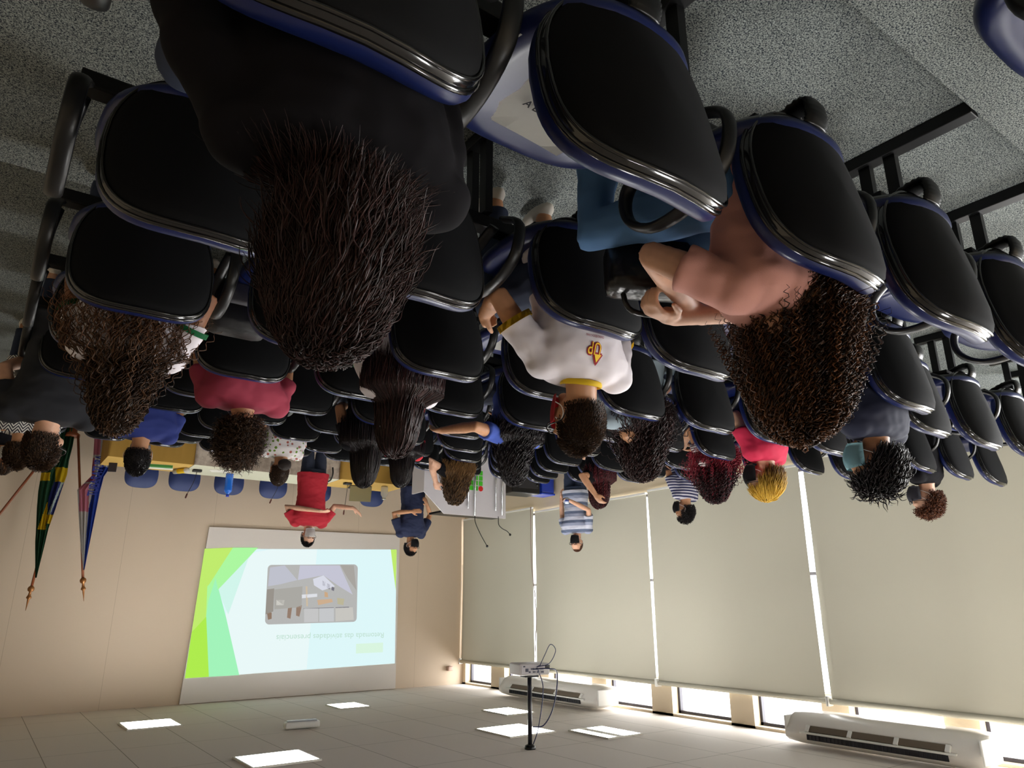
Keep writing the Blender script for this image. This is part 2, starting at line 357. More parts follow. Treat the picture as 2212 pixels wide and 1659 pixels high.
for i, (a, b, w, h) in enumerate(((-.08,-.72,.03,.012),(-.03,-.72,.022,.012),(.01,-.722,.03,.014),(.06,-.722,.02,.012),(-.07,-.75,.035,.014),(-.02,-.75,.02,.02),(.03,-.75,.03,.014),(.09,-.74,.03,.03),(.12,-.775,.02,.012),(-.05,-.775,.03,.01))):
    box(bm, (a-w/2,-.138,b-h/2),(a+w/2,-.133,b+h/2), 0, 0, R, (0,0,0))
obj('socket_row', bm, M('socket_blue', (40,44,66), .5), r, False)
bm = BM(); 
for i in range(7): box(bm, (-.165+.008*i,-.135,-.785),(-.161+.008*i,-.13,-.745), 0, 0, R, (0,0,0))
obj('vent', bm, m_black, r, False)
bm = BM(); tube(bm, [R@Vector((.08,.12,-.745)), R@Vector((.08,.16,-.745))], .035, 18); obj('lens', bm, m_black, r)
m_cable = M('blue_cable', (36,44,84), .5)
bm = BM(); tube(bm, spline([(.07,-.15,-.75),(-.02,-.3,-.76),(-.17,-.24,-.7),(-.2,-.14,-.4),(-.12,-.08,-.22),(-.02,-.02,-.2)], 8), .006, 6); tube(bm, spline([(.0,-.14,-.75),(-.08,-.12,-.55),(-.07,-.05,-.2),(-.03,0,-.02)], 8), .005, 6); obj('cable', bm, m_cable, r)
bm = BM(); tube(bm, spline([(.02,-.15,-.77),(-.1,-.2,-.8),(-.17,-.22,-.92),(-.12,-.2,-.98),(-.06,-.18,-.88),(-.02,-.15,-.78)], 8), .004, 6); obj('loose_cable', bm, m_cable, r)
# ---------------------------------------------------------------- whiteboard and projected slide
SY = FRONT-.045
r = thing('projection_board', 'large white board on the front wall showing a green and white slide', 'whiteboard', (0,0,0))
bm = BM(); bd = [atY(*p, FRONT-.04) for p in ((452.5,1138),(864,1156),(854,1489),(387,1522))]; bd[2].z = bd[3].z = CEIL-.01
poly(bm, bd, 0, (0,.035,0)); obj('board', bm, M('board_white', (222,216,210), .5), r, False)
def sl(x, y, dy=0.): return atY(380+x/4.424, 1140+y/4.425, SY-dy)
slide_cols = {'bg': (226,252,254), 'bgw': (238,253,253), 'lime': (196,240,112), 'lime2': (178,240,80), 'green': (176,252,164), 'mint': (166,248,190), 'pale': (214,250,240), 'photo': (190,190,188)}
def em(name, c, s=.70): return M('slide_'+name, c, .5, emit=s)  # projector light put in as emission of each slide colour
sh = [('slide_background', 'bg', [(275,200),(2110,208),(2092,1297),(85,1440)], 0),
      ('slide_glow', 'bgw', [(640,260),(900,205),(1350,205),(1250,1350),(605,1405),(470,860),(540,560)], .001),
      ('slide_shape', 'pale', [(400,595),(740,235),(690,300),(500,830)], .002),
      ('slide_shape', 'lime', [(275,200),(545,190),(300,570),(290,850),(150,1000)], .002),
      ('slide_shape', 'lime2', [(150,1000),(290,850),(315,1425),(85,1440)], .002),
      ('slide_shape', 'green', [(545,190),(785,190),(400,595),(380,480),(300,570)], .003),
      ('slide_shape', 'mint', [(380,480),(480,860),(605,1408),(315,1425),(290,850),(310,700)], .003),
      ('slide_shape', 'green', [(300,560),(390,470),(330,700),(288,860)], .0025),
      ('slide_shape', 'lime', [(2053,208),(2110,208),(2101,600)], .003)]
for n, c, pts, dy in sh:
    bm = BM(); poly(bm, [sl(*p, dy) for p in pts]); obj(n, bm, em(c, slide_cols[c]), r, False)
pc = []
for cx, cy, a0 in ((1700,390,-90),(1690,860,0),(890,885,90),(915,395,180)):
    for a in range(0, 91, 15): pc.append((cx+38*math.cos(math.radians(a0+a)), cy+40*math.sin(math.radians(a0+a))))
bm = BM(); poly(bm, [sl(*p, .004) for p in pc]); obj('slide_photo', bm, em('photo', (190,190,188), .66), r, False)
ph = [((206,206,222),[(1185,360),(1565,360),(1690,640),(1560,560),(1410,455),(1165,500)]),((200,202,214),[(900,380),(1040,360),(1160,500),(1000,540),(880,560)]),
      ((226,228,240),[(1310,490),(1410,455),(1520,560),(1400,600),(1320,550)]),((176,172,166),[(1570,355),(1700,360),(1725,600),(1640,480)]),((160,154,146),[(870,590),(940,580),(930,800),(855,830)]),
      ((178,176,170),[(940,590),(1210,560),(1200,760),(940,780)]),((206,206,206),[(1225,770),(1360,770),(1360,900),(1225,905)]),((206,208,210),[(1370,770),(1510,765),(1510,895),(1370,900)]),((208,206,200),[(1525,765),(1690,760),(1700,880),(1525,895)]),
      ((226,224,216),[(960,690),(1040,690),(1030,740),(960,740)]),((150,126,108),[(870,810),(915,810),(915,870),(880,880)]),((156,132,116),[(1070,770),(1110,760),(1095,870),(1062,860)]),((156,132,116),[(1150,760),(1205,740),(1180,850),(1148,840)]),
      ((214,182,150),[(1350,690),(1490,680),(1500,710),(1360,740)]),((212,176,140),[(1420,610),(1450,620),(1455,665),(1420,660)]),((120,118,130),[(1400,505),(1430,520),(1425,560),(1400,550)]),((124,122,134),[(1445,530),(1475,545),(1470,590),(1442,575)]),
      ((124,122,134),[(1490,560),(1515,575),(1510,605),(1486,595)]),((214,196,170),[(1240,560),(1256,560),(1262,750),(1246,750)]),((196,190,160),[(1540,670),(1610,680),(1600,740),(1545,730)]),((232,234,240),[(1200,640),(1350,630),(1350,660),(1200,675)]),
      ((130,128,136),[(1220,770),(1510,760),(1510,767),(1220,777)]),((130,128,136),[(1525,760),(1655,755),(1655,764),(1525,768)])]
for i, (c, pts) in enumerate(ph):
    bm = BM(); poly(bm, [sl(*p, .005) for p in pts]); obj('photo_patch', bm, em('p%d' % i, c, .66), r, False)
def text(name, s, mat, parent, size, loc, rotm, width=None, ex=0., bold=False, dz=0):
    cu = bpy.data.curves.new(name, 'FONT'); cu.body = s; cu.size = size; cu.extrude = ex; cu.align_x = 'CENTER'; cu.align_y = 'CENTER'
    if bold: cu.offset = size*.02
    o = bpy.data.objects.new(name, cu); WORK.collection.objects.link(o); WORK.view_layers[0].update()
    dg = WORK.view_layers[0].depsgraph; me = bpy.data.meshes.new_from_object(o.evaluated_get(dg)); bpy.data.objects.remove(o)
    if width:
        xs = [v.co.x for v in me.vertices]; k = width/(max(xs)-min(xs))
        for v in me.vertices: v.co.x *= k
    me.materials.clear(); me.materials.append(mat); o = bpy.data.objects.new(name, me); COL.objects.link(o); o.parent = parent
    o.matrix_local = Matrix.Translation(Vector(loc)) @ rotm.to_4x4(); return o
RX90 = Matrix.Rotation(PI/2, 3, 'X')
c0, c1 = sl(1985, 1025), sl(960, 1050)
text('slide_title', 'Retomada das atividades presenciais', em('txt', (196,228,212)), r, .125, ((c0+c1)/2 + Vector((0,-.006,0))), RX90, (c1-c0).length)
bm = BM(); poly(bm, [sl(*p, .004) for p in ((1722,1110),(1980,1098),(1978,1190),(1720,1202))]); obj('slide_block', bm, em('blk', (222,250,228)), r, False)
# sensor bracket near the corner
bm = BM(); q = atY(972,1444,FRONT-.05); box(bm, (q.x-.05,FRONT-.08,q.z-.04),(q.x+.05,FRONT,q.z+.04), .01)
tagp(obj('motion_sensor', bm, M('sensor', (190,160,145), .5)), 'small beige sensor high on the front wall near the blind corner', 'sensor')
# ---------------------------------------------------------------- chairs
def outline(th, w, h, e, taper):
    c, s = math.cos(th), math.sin(th)
    x = math.copysign(abs(c)**(2/e), c)*w; z = math.copysign(abs(s)**(2/e), s)*h
    x *= 1 - taper*max(0, -z/h)**1.5; return x, z
def shell(bm, prof, w, h, e, taper, place, n=56, mi=0, closeA=True, closeB=True):
    """prof: list of (scale, depth); rings swept on the outline, placed in space by place(x, z, depth)"""
    rings = []
    for s, d in prof:
        rings.append([bm.verts.new(place(*[v*s for v in outline(2*PI*j/n, w, h, e, taper)], d)) for j in range(n)])
    for a, b in zip(rings, rings[1:]):
        for j in range(n): bm.faces.new((a[j], a[(j+1)%n], b[(j+1)%n], b[j])).material_index = mi
    for cl, ring, d in ((closeA, rings[0], prof[0][1]), (closeB, rings[-1], prof[-1][1])):
        if cl:
            v = bm.verts.new(place(0, 0, d))
            for j in range(n): bm.faces.new((v, ring[j], ring[(j+1)%n])).material_index = mi
TILT = math.radians(11)
def place_back(x, z, d):   # d: depth towards the sitter
    y = d + 1.0*x*x; zz = z
    return (x, .045 + y*math.cos(TILT) - zz*math.sin(TILT), .620 + zz*math.cos(TILT) + y*math.sin(TILT))
def place_seat(x, z, d):   # z here = forward, d = up
    dr = .9*max(0, z-.13)**2*1.6
    return (x, .292 + z, .43 + d - dr + .25*x*x)
BW, BH = .230, .227
def arm_mesh(s):
    bm = BM(); pts = spline([(s*.285,.20,.43),(s*.298,.10,.50),(s*.302,.115,.61),(s*.302,.21,.67),(s*.302,.33,.68),(s*.302,.41,.63),(s*.302,.42,.55),(s*.298,.35,.485),(s*.285,.26,.43)], 5)
    tube(bm, pts, 1., 12, True, (.022,.012), (1,0,0)); return bm
def make_chair():
    t = thing('auditorium_chair', 'x', 'chair')
    bm = BM(); shell(bm, [(.05,-.034),(.4,-.032),(.7,-.028),(.88,-.020),(.955,-.010),(.975,0.)], BW, BH, 3.2, .15, place_back, closeB=False); obj('back_cover', bm, m_blackcloth, t)
    bm = BM()
    for sc, dd, rr in ((.985,-.004,.0045),(1.0,.016,.006)):
        P = [place_back(*[v*sc for v in outline(2*PI*j/56, BW, BH, 3.2, .15)], dd) for j in range(57)]; tube(bm, P[:-1]+[P[0]], rr, 6, False)
    shell(bm, [(.97,-.004),(.995,.002),(1.0,.012)], BW, BH, 3.2, .15, place_back, closeA=False, closeB=False); obj('edge_trim', bm, m_trim, t)
    bm = BM(); shell(bm, [(.99,.010),(1.012,.020),(1.016,.034),(.99,.050),(.93,.061),(.8,.067),(.5,.066),(.1,.064)], BW, BH, 3.2, .15, place_back, closeA=False); obj('backrest', bm, m_blue, t)
    bm = BM(); shell(bm, [(.97,.005),(1.02,.014),(1.03,.03),(1.0,.048),(.93,.058),(.8,.06),(.4,.055),(.1,.052)], .232, .243, 2.8, .08, place_seat, closeA=False); obj('seat', bm, m_blue, t)
    bm = BM(); shell(bm, [(.1,-.025),(.7,-.022),(.93,-.008),(.985,.006),(1.0,.012)], .232, .243, 2.8, .08, place_seat, closeB=False); obj('seat_pan', bm, m_black, t)
    obj('armrest', arm_mesh(1), m_black, t)
    bm = BM()      # ribbed sleeve that joins seat and back
    P = spline([(0,.22,.405),(0,.12,.365),(0,.06,.36),(0,.05,.40),(0,.06,.43)], 7); tube(bm, P, [1.+(.10 if i % 2 else -.04) for i in range(len(P))], 12, True, (.042,.014), (1,0,0))
    obj('back_bracket', bm, m_black, t)
    return t
chair0 = make_chair(); chair_used = False
CHAIRS = {}
ordn = ['', 'first', 'second', 'third', 'fourth', 'fifth', 'sixth', 'seventh', 'eighth', 'ninth', 'tenth', 'eleventh', 'twelfth', 'thirteenth']
SITTERS = {(0, 0):'under the person in black t-shirt nearest the photographer', (0, 2):'under the person in pink t-shirt', (1, 2):'under the person in white t-shirt with yellow collar', (2, 0):'under the person in white t-shirt with green cuffs by the aisle', (2, 2):'under the person in white t-shirt and white mask', (3, 1):'under the person in maroon t-shirt', (5, 1):'under the person in royal blue t-shirt', (6, 3):'under the person in flowered white shirt', (4, 0):'under the person in black t-shirt before the flags', (4, 3):'under the person in black top before the yellow table and laptop', (5, 4):'under the person in red shirt', (6, 6):'under the person in black top with raised elbow', (3, 4):'under the person in blue shirt and blue mask', (2, 4):'under the person in grey-blue shirt', (5, 8):'under the person in dark top with raised hand', (3, 7):'under the person in thin dark stripes and lanyard', (5, 10):'under the person in navy and white stripes', (2, 6):'under the person in pinkish red shirt', (1, 5):'under the person in navy t-shirt and light blue mask', (2, 10):'under the person in black t-shirt and grey mask'}
def chair_pos(k, c):
    x = -.295-.6*c; y = .72+.9*k; rz = 0.
    if c > 4: y -= .02*(c-4); rz = -math.radians(1.2*(c-4)); x += .02*(c-4)
    if k < 0: x += .10
    if (k, c) == (1, 2): x -= .05; y -= .04
    if (k, c) == (1, 5): y = 1.40
    return x, y, rz
rows = {-1:(2,3), 0:range(0,6), 1:range(0,11), 2:range(0,12), 3:range(0,12), 4:range(0,12), 5:range(0,12), 6:range(0,12), 7:range(0,11), 8:range(0,11), 9:range(0,4)}
for k, cs in rows.items():
    for c in cs:
        if (k, c) in ((5,11),(6,11),(4,11),(3,11)): continue
        o = copy_tree(chair0) if chair_used else chair0; chair_used = True
        x, y, rz = chair_pos(k, c); o.location = (x, y, floor_z(k)); o.rotation_euler = (0,0,rz + random.uniform(-.012,.012))
        o['group'] = 'blue and black auditorium chairs in rows'
        if (k, c) in SITTERS: o['label'] = 'auditorium chair ' + SITTERS[(k, c)]
        elif k < 0: o['label'] = 'blue chair seat with curved black armrests beside the photographer, %s from the aisle' % ordn[c+1]
        else: o['label'] = 'empty blue and black chair, %s row from the photographer, %s seat from the aisle' % (ordn[k+1], ordn[c+1])
        if (k, c) == (1, 2):
            o.scale.z = .955
            bm = BM(); P_ = [place_back(x_, z_, -.036) for x_, z_ in ((-.012,-.20),(.026,-.20),(.026,-.165),(-.012,-.165))]; poly(bm, P_, 0, (0,-.0015,0)); obj('care_tag', bm, M('tag_grey', (120,122,130), .6), o, False)
            bm = BM(); P_ = [place_back(x_, z_, -.037) for x_, z_ in ((-.018,-.163),(.012,-.163),(.012,-.145),(-.018,-.145))]; poly(bm, P_, 0, (0,-.0015,0)); obj('price_tag', bm, M('tag_pink', (214,150,170), .6), o, False)
        CHAIRS[(k, c)] = o
# beam frames that carry three seats each
def make_frame():
    t = thing('seat_frame', 'x', 'seat frame')
    bm = BM(); box(bm, (-.9,.27,.335),(.9,.33,.385), .006); obj('beam', bm, m_metal, t, False)
    for s in (-.34, .34+.0):
        bm = BM(); box(bm, (s-.03,.24,.04),(s+.0,.28,.34)); box(bm, (s-.03,.33,.04),(s+.0,.37,.34)); obj('post', bm, m_metal, t, False)
        bm = BM(); box(bm, (s-.035,-.02,0.),(s+.02,.44,.045), .004); obj('foot', bm, m_metal, t, False)
    for x in (-.6, 0, .6):
        bm = BM(); box(bm, (x-.12,.14,.385),(x+.12,.46,.405), .003); obj('seat_bracket', bm, m_metal, t, False)
    return t
fr0 = make_frame(); fu = False
for k, cs in rows.items():
    cs = [c for c in cs if (k, c) in CHAIRS]
    for i in range(0, len(cs), 3):
        seg = cs[i:i+3]; cc = sum(seg)/len(seg)
        if len(seg) < 3: cc = seg[0]+1 if seg[0]+1 <= 11 else cc
        x, y, rz = chair_pos(k, cc); o = copy_tree(fr0) if fu else fr0; fu = True
        if len(seg) < 3 and k >= 0: o.scale = (.65,1,1); x, y, rz = chair_pos(k, sum(seg)/len(seg))
        o.location = (x, y, floor_z(k)); o.rotation_euler = (0,0,rz); o['group'] = 'black beam frames under the chairs'
        o['label'] = 'black beam frame under %s row from the photographer, %s from the aisle' % (ordn[k+1] if k >= 0 else 'the rearmost', ordn[i//3+1])
# ---------------------------------------------------------------- people
def bake(bm, voxel, smooth=6, name='tmp', disp=None):
    bmesh.ops.recalc_face_normals(bm, faces=bm.faces)
    me = bpy.data.meshes.new(name); bm.to_mesh(me); bm.free()
    o = bpy.data.objects.new(name, me); WORK.collection.objects.link(o)
    r = o.modifiers.new('r', 'REMESH'); r.mode = 'VOXEL'; r.voxel_size = voxel
    if smooth: s = o.modifiers.new('s', 'SMOOTH'); s.iterations = smooth; s.factor = .5
    vl = WORK.view_layers[0]; vl.update(); dg = vl.depsgraph
    m2 = bpy.data.meshes.new_from_object(o.evaluated_get(dg)); bpy.data.objects.remove(o); bpy.data.meshes.remove(me)
    m2.name = name; m2.materials.clear()
    if disp:
        n = len(m2.vertices); co_ = np.empty(n*3, np.float32); no_ = np.empty(n*3, np.float32); m2.vertices.foreach_get('co', co_); m2.vertices.foreach_get('normal', no_)
        co_ = co_.reshape(-1, 3); a = np.array([disp(Vector(c)) for c in co_.tolist()], np.float32)
        co_ += no_.reshape(-1, 3)*a[:, None]; m2.vertices.foreach_set('co', co_.ravel()); m2.update()
    return m2
def head_parts(bm, c, R, rad, face=True):
    def fn(d, p):
        p = p.copy()
        if d.z < -.05:
            t = min(1, -d.z); p.x *= 1-.30*t*t; 
            if d.y > 0: p.y *= 1-.04*t
            else: p.y *= 1-.38*t
        if d.y < 0 and d.z > -.2: p.y *= 1.06
        return p
    ell(bm, c, rad, 28, 20, fn, R)
    P = lambda x, y, z: Vector(c) + R @ Vector((x, y, z))
    s = rad[0]/.077
    for sd in (-1, 1):    # ears
        ell(bm, P(sd*rad[0]*1.0, -.008*s, -.012*s), (.012*s, .019*s, .032*s), 10, 8, None, R @ Matrix.Rotation(sd*.35, 3, 'Z'))
    if face:
        tube(bm, [P(0,rad[1]*.96,.012*s), P(0,rad[1]*1.06,-.018*s), P(0,rad[1]*1.12,-.034*s)], [.009*s,.012*s,.016*s], 10, ball=True)
        ell(bm, P(0, rad[1]*.86, -.068*s), (.026*s,.02*s,.010*s), 12, 8, None, R)
        ell(bm, P(0, rad[1]*.86, -.080*s), (.022*s,.018*s,.008*s), 12, 8, None, R)
        ell(bm, P(0, rad[1]*.80, -.104*s), (.026*s,.024*s,.018*s), 12, 8, None, R)
        for sd in (-1, 1):
            ell(bm, P(sd*.034*s, rad[1]*.74, -.035*s), (.028*s,.028*s,.026*s), 10, 8, None, R)
            tube(bm, [P(sd*.012*s,rad[1]*.96,.030*s), P(sd*.045*s,rad[1]*.86,.030*s)], .009*s, 8, ball=True)
def hand_parts(bm, w, d, n, side, curl=.5, sc=1.):
    """w wrist, d direction of the hand, n palm normal (towards which the fingers curl), side = +1 thumb on d x n"""
    d = Vector(d).normalized(); n = Vector(n); n = (n-d*n.dot(d)).normalized(); t = d.cross(n)*side; w = Vector(w)
    R = Matrix((t, d, n)).transposed()
    ell(bm, w + d*.045*sc, (.040*sc, .054*sc, .016*sc), 14, 10, None, R)
    tube(bm, [w-d*.02*sc, w+d*.03*sc], [.024*sc,.026*sc], 10, ball=True)
    for i, (off, L) in enumerate(((.028,.070),(.010,.080),(-.009,.075),(-.027,.058))):
        b = w + d*.080*sc + t*off*sc; a = curl*(.9+.12*i); pts = [b - d*.02*sc]; dirv = d + t*off*1.6; dirv.normalize(); ang = 0
        pts.append(b)
        for j, f in enumerate((.45,.32,.23)):
            ang += a*(.8 if j == 0 else 1.); dd = dirv*math.cos(ang) + n*math.sin(ang); pts.append(pts[-1] + dd*L*f*sc)
        tube(bm, pts, [.0092*sc,.0092*sc,.0086*sc,.0080*sc,.0070*sc], 8, ball=True)
    b = w + d*.022*sc + t*.026*sc
    tube(bm, [b, b + (t*.6+d*.55+n*.25).normalized()*.035*sc, b + (t*.6+d*.55+n*.25).normalized()*.035*sc + (d*.9+t*.25+n*.35*curl).normalized()*.036*sc], [.014*sc,.0115*sc,.009*sc], 8, ball=True)
def loft(bm, rings, n=28, e=2.3):
    R = []
    for (c, rx, ry, *tilt) in rings:
        c = Vector(c); ring = []
        yaw = tilt[0] if tilt else 0
        for j in range(n):
            th = 2*PI*j/n; x = math.copysign(abs(math.cos(th))**(2/e), math.cos(th))*rx; y = math.copysign(abs(math.sin(th))**(2/e), math.sin(th))*ry
            ring.append(bm.verts.new(c + Vector((x*math.cos(yaw)-y*math.sin(yaw), x*math.sin(yaw)+y*math.cos(yaw), 0))))
        R.append(ring)
    for a, b in zip(R, R[1:]):
        for j in range(n): bm.faces.new((a[j], a[(j+1)%n], b[(j+1)%n], b[j]))
    bm.faces.new(list(reversed(R[0]))); bm.faces.new(R[-1])
# ---- hair made of real strands
def strand_mesh(name, pts, rad, var, sides=3):
    """pts (n,k,3), rad (n,k), var (n,)"""
    n, k, _ = pts.shape
    T = np.gradient(pts, axis=1); T /= np.linalg.norm(T, axis=2, keepdims=True)+1e-9
    ref = np.zeros_like(T); ref[..., 0] = .31; ref[..., 1] = .9; ref[..., 2] = .3
    U = np.cross(T, ref); U /= np.linalg.norm(U, axis=2, keepdims=True)+1e-9; V = np.cross(T, U)
    ang = np.arange(sides)*2*PI/sides
    P = pts[:, :, None, :] + rad[:, :, None, None]*(U[:, :, None, :]*np.cos(ang)[None, None, :, None] + V[:, :, None, :]*np.sin(ang)[None, None, :, None])
    co = P.reshape(-1, 3)
    base = (np.arange(n)[:, None, None]*k + np.arange(k-1)[None, :, None])*sides + np.arange(sides)[None, None, :]
    nxt = (np.arange(n)[:, None, None]*k + np.arange(k-1)[None, :, None])*sides + ((np.arange(sides)+1) % sides)[None, None, :]
    F = np.stack([base, nxt, nxt+sides, base+sides], axis=-1).reshape(-1, 4)
    me = bpy.data.meshes.new(name); me.vertices.add(len(co)); me.vertices.foreach_set('co', co.astype(np.float32).ravel())
    me.loops.add(F.size); me.loops.foreach_set('vertex_index', F.astype(np.int32).ravel())
    me.polygons.add(len(F)); me.polygons.foreach_set('loop_start', (np.arange(len(F))*4).astype(np.int32)); me.polygons.foreach_set('loop_total', np.full(len(F), 4, np.int32))
    me.polygons.foreach_set('use_smooth', [True]*len(F))
    a = me.attributes.new('var', 'FLOAT', 'POINT'); a.data.foreach_set('value', np.repeat(var, k*sides).astype(np.float32))
    a = me.attributes.new('along', 'FLOAT', 'POINT'); a.data.foreach_set('value', np.tile(np.repeat(np.linspace(0, 1, k), sides), n).astype(np.float32))
    me.update(calc_edges=True); return me
def hair_mat(name, dark, light, tip=None, rough=.42):
    if name in MATS: return MATS[name]
    m = M(name, dark, rough, spec=.28); nt, p = nodes_of(m)
    a = nt.nodes.new('ShaderNodeAttribute'); a.attribute_name = 'var'
    mx = nt.nodes.new('ShaderNodeMix'); mx.data_type = 'RGBA'; mx.inputs['A'].default_value = lin(dark); mx.inputs['B'].default_value = lin(light); nt.links.new(a.outputs['Fac'], mx.inputs['Factor'])
    out = mx.outputs['Result']
    if tip:
        b = nt.nodes.new('ShaderNodeAttribute'); b.attribute_name = 'along'; r = nt.nodes.new('ShaderNodeValToRGB'); r.color_ramp.elements[0].position = tip[1]; r.color_ramp.elements[1].position = tip[2]
        nt.links.new(b.outputs['Fac'], r.inputs['Fac']); m2 = nt.nodes.new('ShaderNodeMix'); m2.data_type = 'RGBA'; m2.inputs['B'].default_value = lin(tip[0])
        nt.links.new(out, m2.inputs['A']); nt.links.new(r.outputs['Color'], m2.inputs['Factor']); out = m2.outputs['Result']
    nt.links.new(out, p.inputs['Base Color']); return m
def hair(parent, c, R, rad, st, mat, body):
    """c head centre, R head rotation, rad head radii, st style dict, body = (shoulder point list radius) colliders"""
    g = np.random.default_rng(st.get('seed', 3)); N = st['n']; K = st.get('k', 16); L = st['len']
    i = np.arange(int(N*2.2)); ph = np.arccos(1-2*(i+.5)/len(i)); th = PI*(1+5**.5)*i
    D = np.stack([np.sin(ph)*np.cos(th), np.sin(ph)*np.sin(th), np.cos(ph)], 1) + g.normal(0, .02, (len(i), 3)); D /= np.linalg.norm(D, axis=1, keepdims=True)
    low = st.get('low', -.42); front = st.get('front', .50)
    keep = (D[:,2] > np.where(D[:,1] > -.1, low+.30+np.clip(D[:,1],0,1)*1.1, low)) & ~((D[:,1] > .3) & (D[:,2] < front))
    D = D[keep]; N = len(D); Rn = np.array(R); rr = np.array(rad); c = np.array(c)
    shell_s = st.get('shell', 1.05); bk = np.where(D[:,1:2] < 0, np.array([[1.,1.07,1.]]), 1.); P = (D*bk*rr*shell_s) @ Rn.T + c; dirv = (D @ Rn.T)
    out = st.get('out', .25); grav = st.get('grav', .35); pull = np.array(st.get('pull', (0,0,0)), float)
    dirv = dirv*out + np.array([0,-.12,-1.])*(1-out) + g.normal(0, st.get('jit', .06), (N,3)); 
    if st.get('comb') is not None: dirv += np.array(st['comb'])
    dirv /= np.linalg.norm(dirv, axis=1, keepdims=True)
    Ls = L*(1-st.get('lvar', .18)*g.random(N))*(1 if st.get('even') else .58+.42*(D[:,2]+1)/2*1.15); step = Ls/(K-1)
    pts = np.zeros((N, K, 3)); pts[:,0] = P; vol = 1+st.get('vol', .08)*(.4+.6*g.random(N))
    cent = g.normal(0, 1, (N,3))*st.get('frizz', .02)
    sh, shr, tor = body; keepo = st.get('keepout', True)
    for s in range(1, K):
        dirv = dirv*(1-grav) + (np.array([0,0,-1.])+pull+cent)*grav if grav else dirv + cent*.3
        dirv /= np.linalg.norm(dirv, axis=1, keepdims=True); P = P + dirv*step[:,None]
        if keepo:
            q = (P-c) @ Rn / (rr*shell_s*vol[:,None]); d = np.linalg.norm(q, axis=1); m = d < 1
            q[m] /= d[m][:,None]; P = np.where(m[:,None], (q*(rr*shell_s*vol[:,None])) @ Rn.T + c, P)
            # torso column: elliptical, pushed backwards/outwards
            cy, rx, ry, ztop = tor; q2 = np.stack([(P[:,0]-cy[0])/rx, (P[:,1]-cy[1])/ry], 1); d2 = np.linalg.norm(q2, axis=1)
            zf = np.clip((ztop-P[:,2])/.05, 0, 1); lim = .55+.45*zf; m = (P[:,2] < ztop) & (d2 < lim)
            q2[m] *= (lim[m]/np.maximum(d2[m], 1e-3))[:,None]; P[m,0] = cy[0]+q2[m,0]*rx; P[m,1] = cy[1]+q2[m,1]*ry
            m = (P[:,2] < .89) & (P[:,1] < .075) & (P[:,1] > -.3); P[m,1] = .075+.0*P[m,1]
        pts[:,s] = P
    amp, per = st.get('amp', 0), st.get('per', .06)
    if amp:
        s = np.linspace(0, 1, K)[None,:]*Ls[:,None]; phs = g.random(N)[:,None]*2*PI; a = amp*(.6+.8*g.random(N))[:,None]*np.clip(s/.03, .15, 1)
        T = np.gradient(pts, axis=1); T /= np.linalg.norm(T, axis=2, keepdims=True)+1e-9; U = np.cross(T, np.array([.3,.2,.93])); U /= np.linalg.norm(U, axis=2, keepdims=True)+1e-9; V = np.cross(T, U)
        w = 2*PI*s/(per*(.8+.4*g.random(N))[:,None])+phs; pts = pts + U*(a*np.cos(w))[...,None] + V*(a*np.sin(w))[...,None]
    r0 = st.get('r', .003); taper = np.interp(np.linspace(0,1,K), [0,.1,.75,1], [.7,1,.85,.25])
    rad2 = r0*(.7+.6*g.random(N))[:,None]*taper[None,:]
    var = g.random(N)**1.6
    if st.get('zvar'): var = np.clip(var*.35 + np.clip((D[:,2]+.05)*.9, 0, .8), 0, 1)
    me = strand_mesh('hair', pts, rad2, var, st.get('sides', 3))
    # scalp cap so that no skin shows between the strands
    bm = BM(); bm.from_mesh(me); lay = bm.verts.layers.float.get('var')
    n0 = len(bm.verts); nu, nv = 28, 18; grid = {}
    for a in range(nv+1):
        for b in range(nu):
            phi = PI*a/nv; t2 = 2*PI*b/nu; d = Vector((math.sin(phi)*math.cos(t2), math.sin(phi)*math.sin(t2), math.cos(phi)))
            ok = (d.z > (low+.25+max(0,d.y)*1.1 if d.y > -.1 else low-.06)) and not (d.y > .3 and d.z < front-.02)
            if ok:
                k = st.get('cap', 1.035); v = bm.verts.new(Vector(c) + R @ Vector((d.x*rad[0]*k, d.y*rad[1]*k*(1.07 if d.y < 0 else 1.), d.z*rad[2]*k))); v[lay] = .15; grid[a,b] = v
    for a in range(nv):
        for b in range(nu):
            q = [grid.get((a,b)), grid.get((a+1,b)), grid.get((a+1,(b+1)%nu)), grid.get((a,(b+1)%nu))]
            if all(q): 
                try: bm.faces.new(q).smooth = True
                except ValueError: pass
    bm.to_mesh(me); bm.free(); me.materials.append(mat)
    o = bpy.data.objects.new('hair', me); COL.objects.link(o); o.parent = parent; return o
SKIN = {'tan': (196,142,104), 'brown': (150,98,66), 'light': (222,172,142), 'dark': (118,74,52)}
def skin(k): return M('skin_'+k, SKIN[k], .5, var=(30, tuple(int(v*.93) for v in SKIN[k]), .2))
m_denim = M('dark_denim', (36,48,72), .85); m_sole = M('shoe_white', (214,208,198), .6)
def cloth_disp(seed, a=.004):
    def f(co):
        return a*(noise.noise(Vector((co.x*9+seed, co.y*9, co.z*16))) + .5*noise.noise(Vector((co.x*22, co.y*22+seed, co.z*34))))
    return f
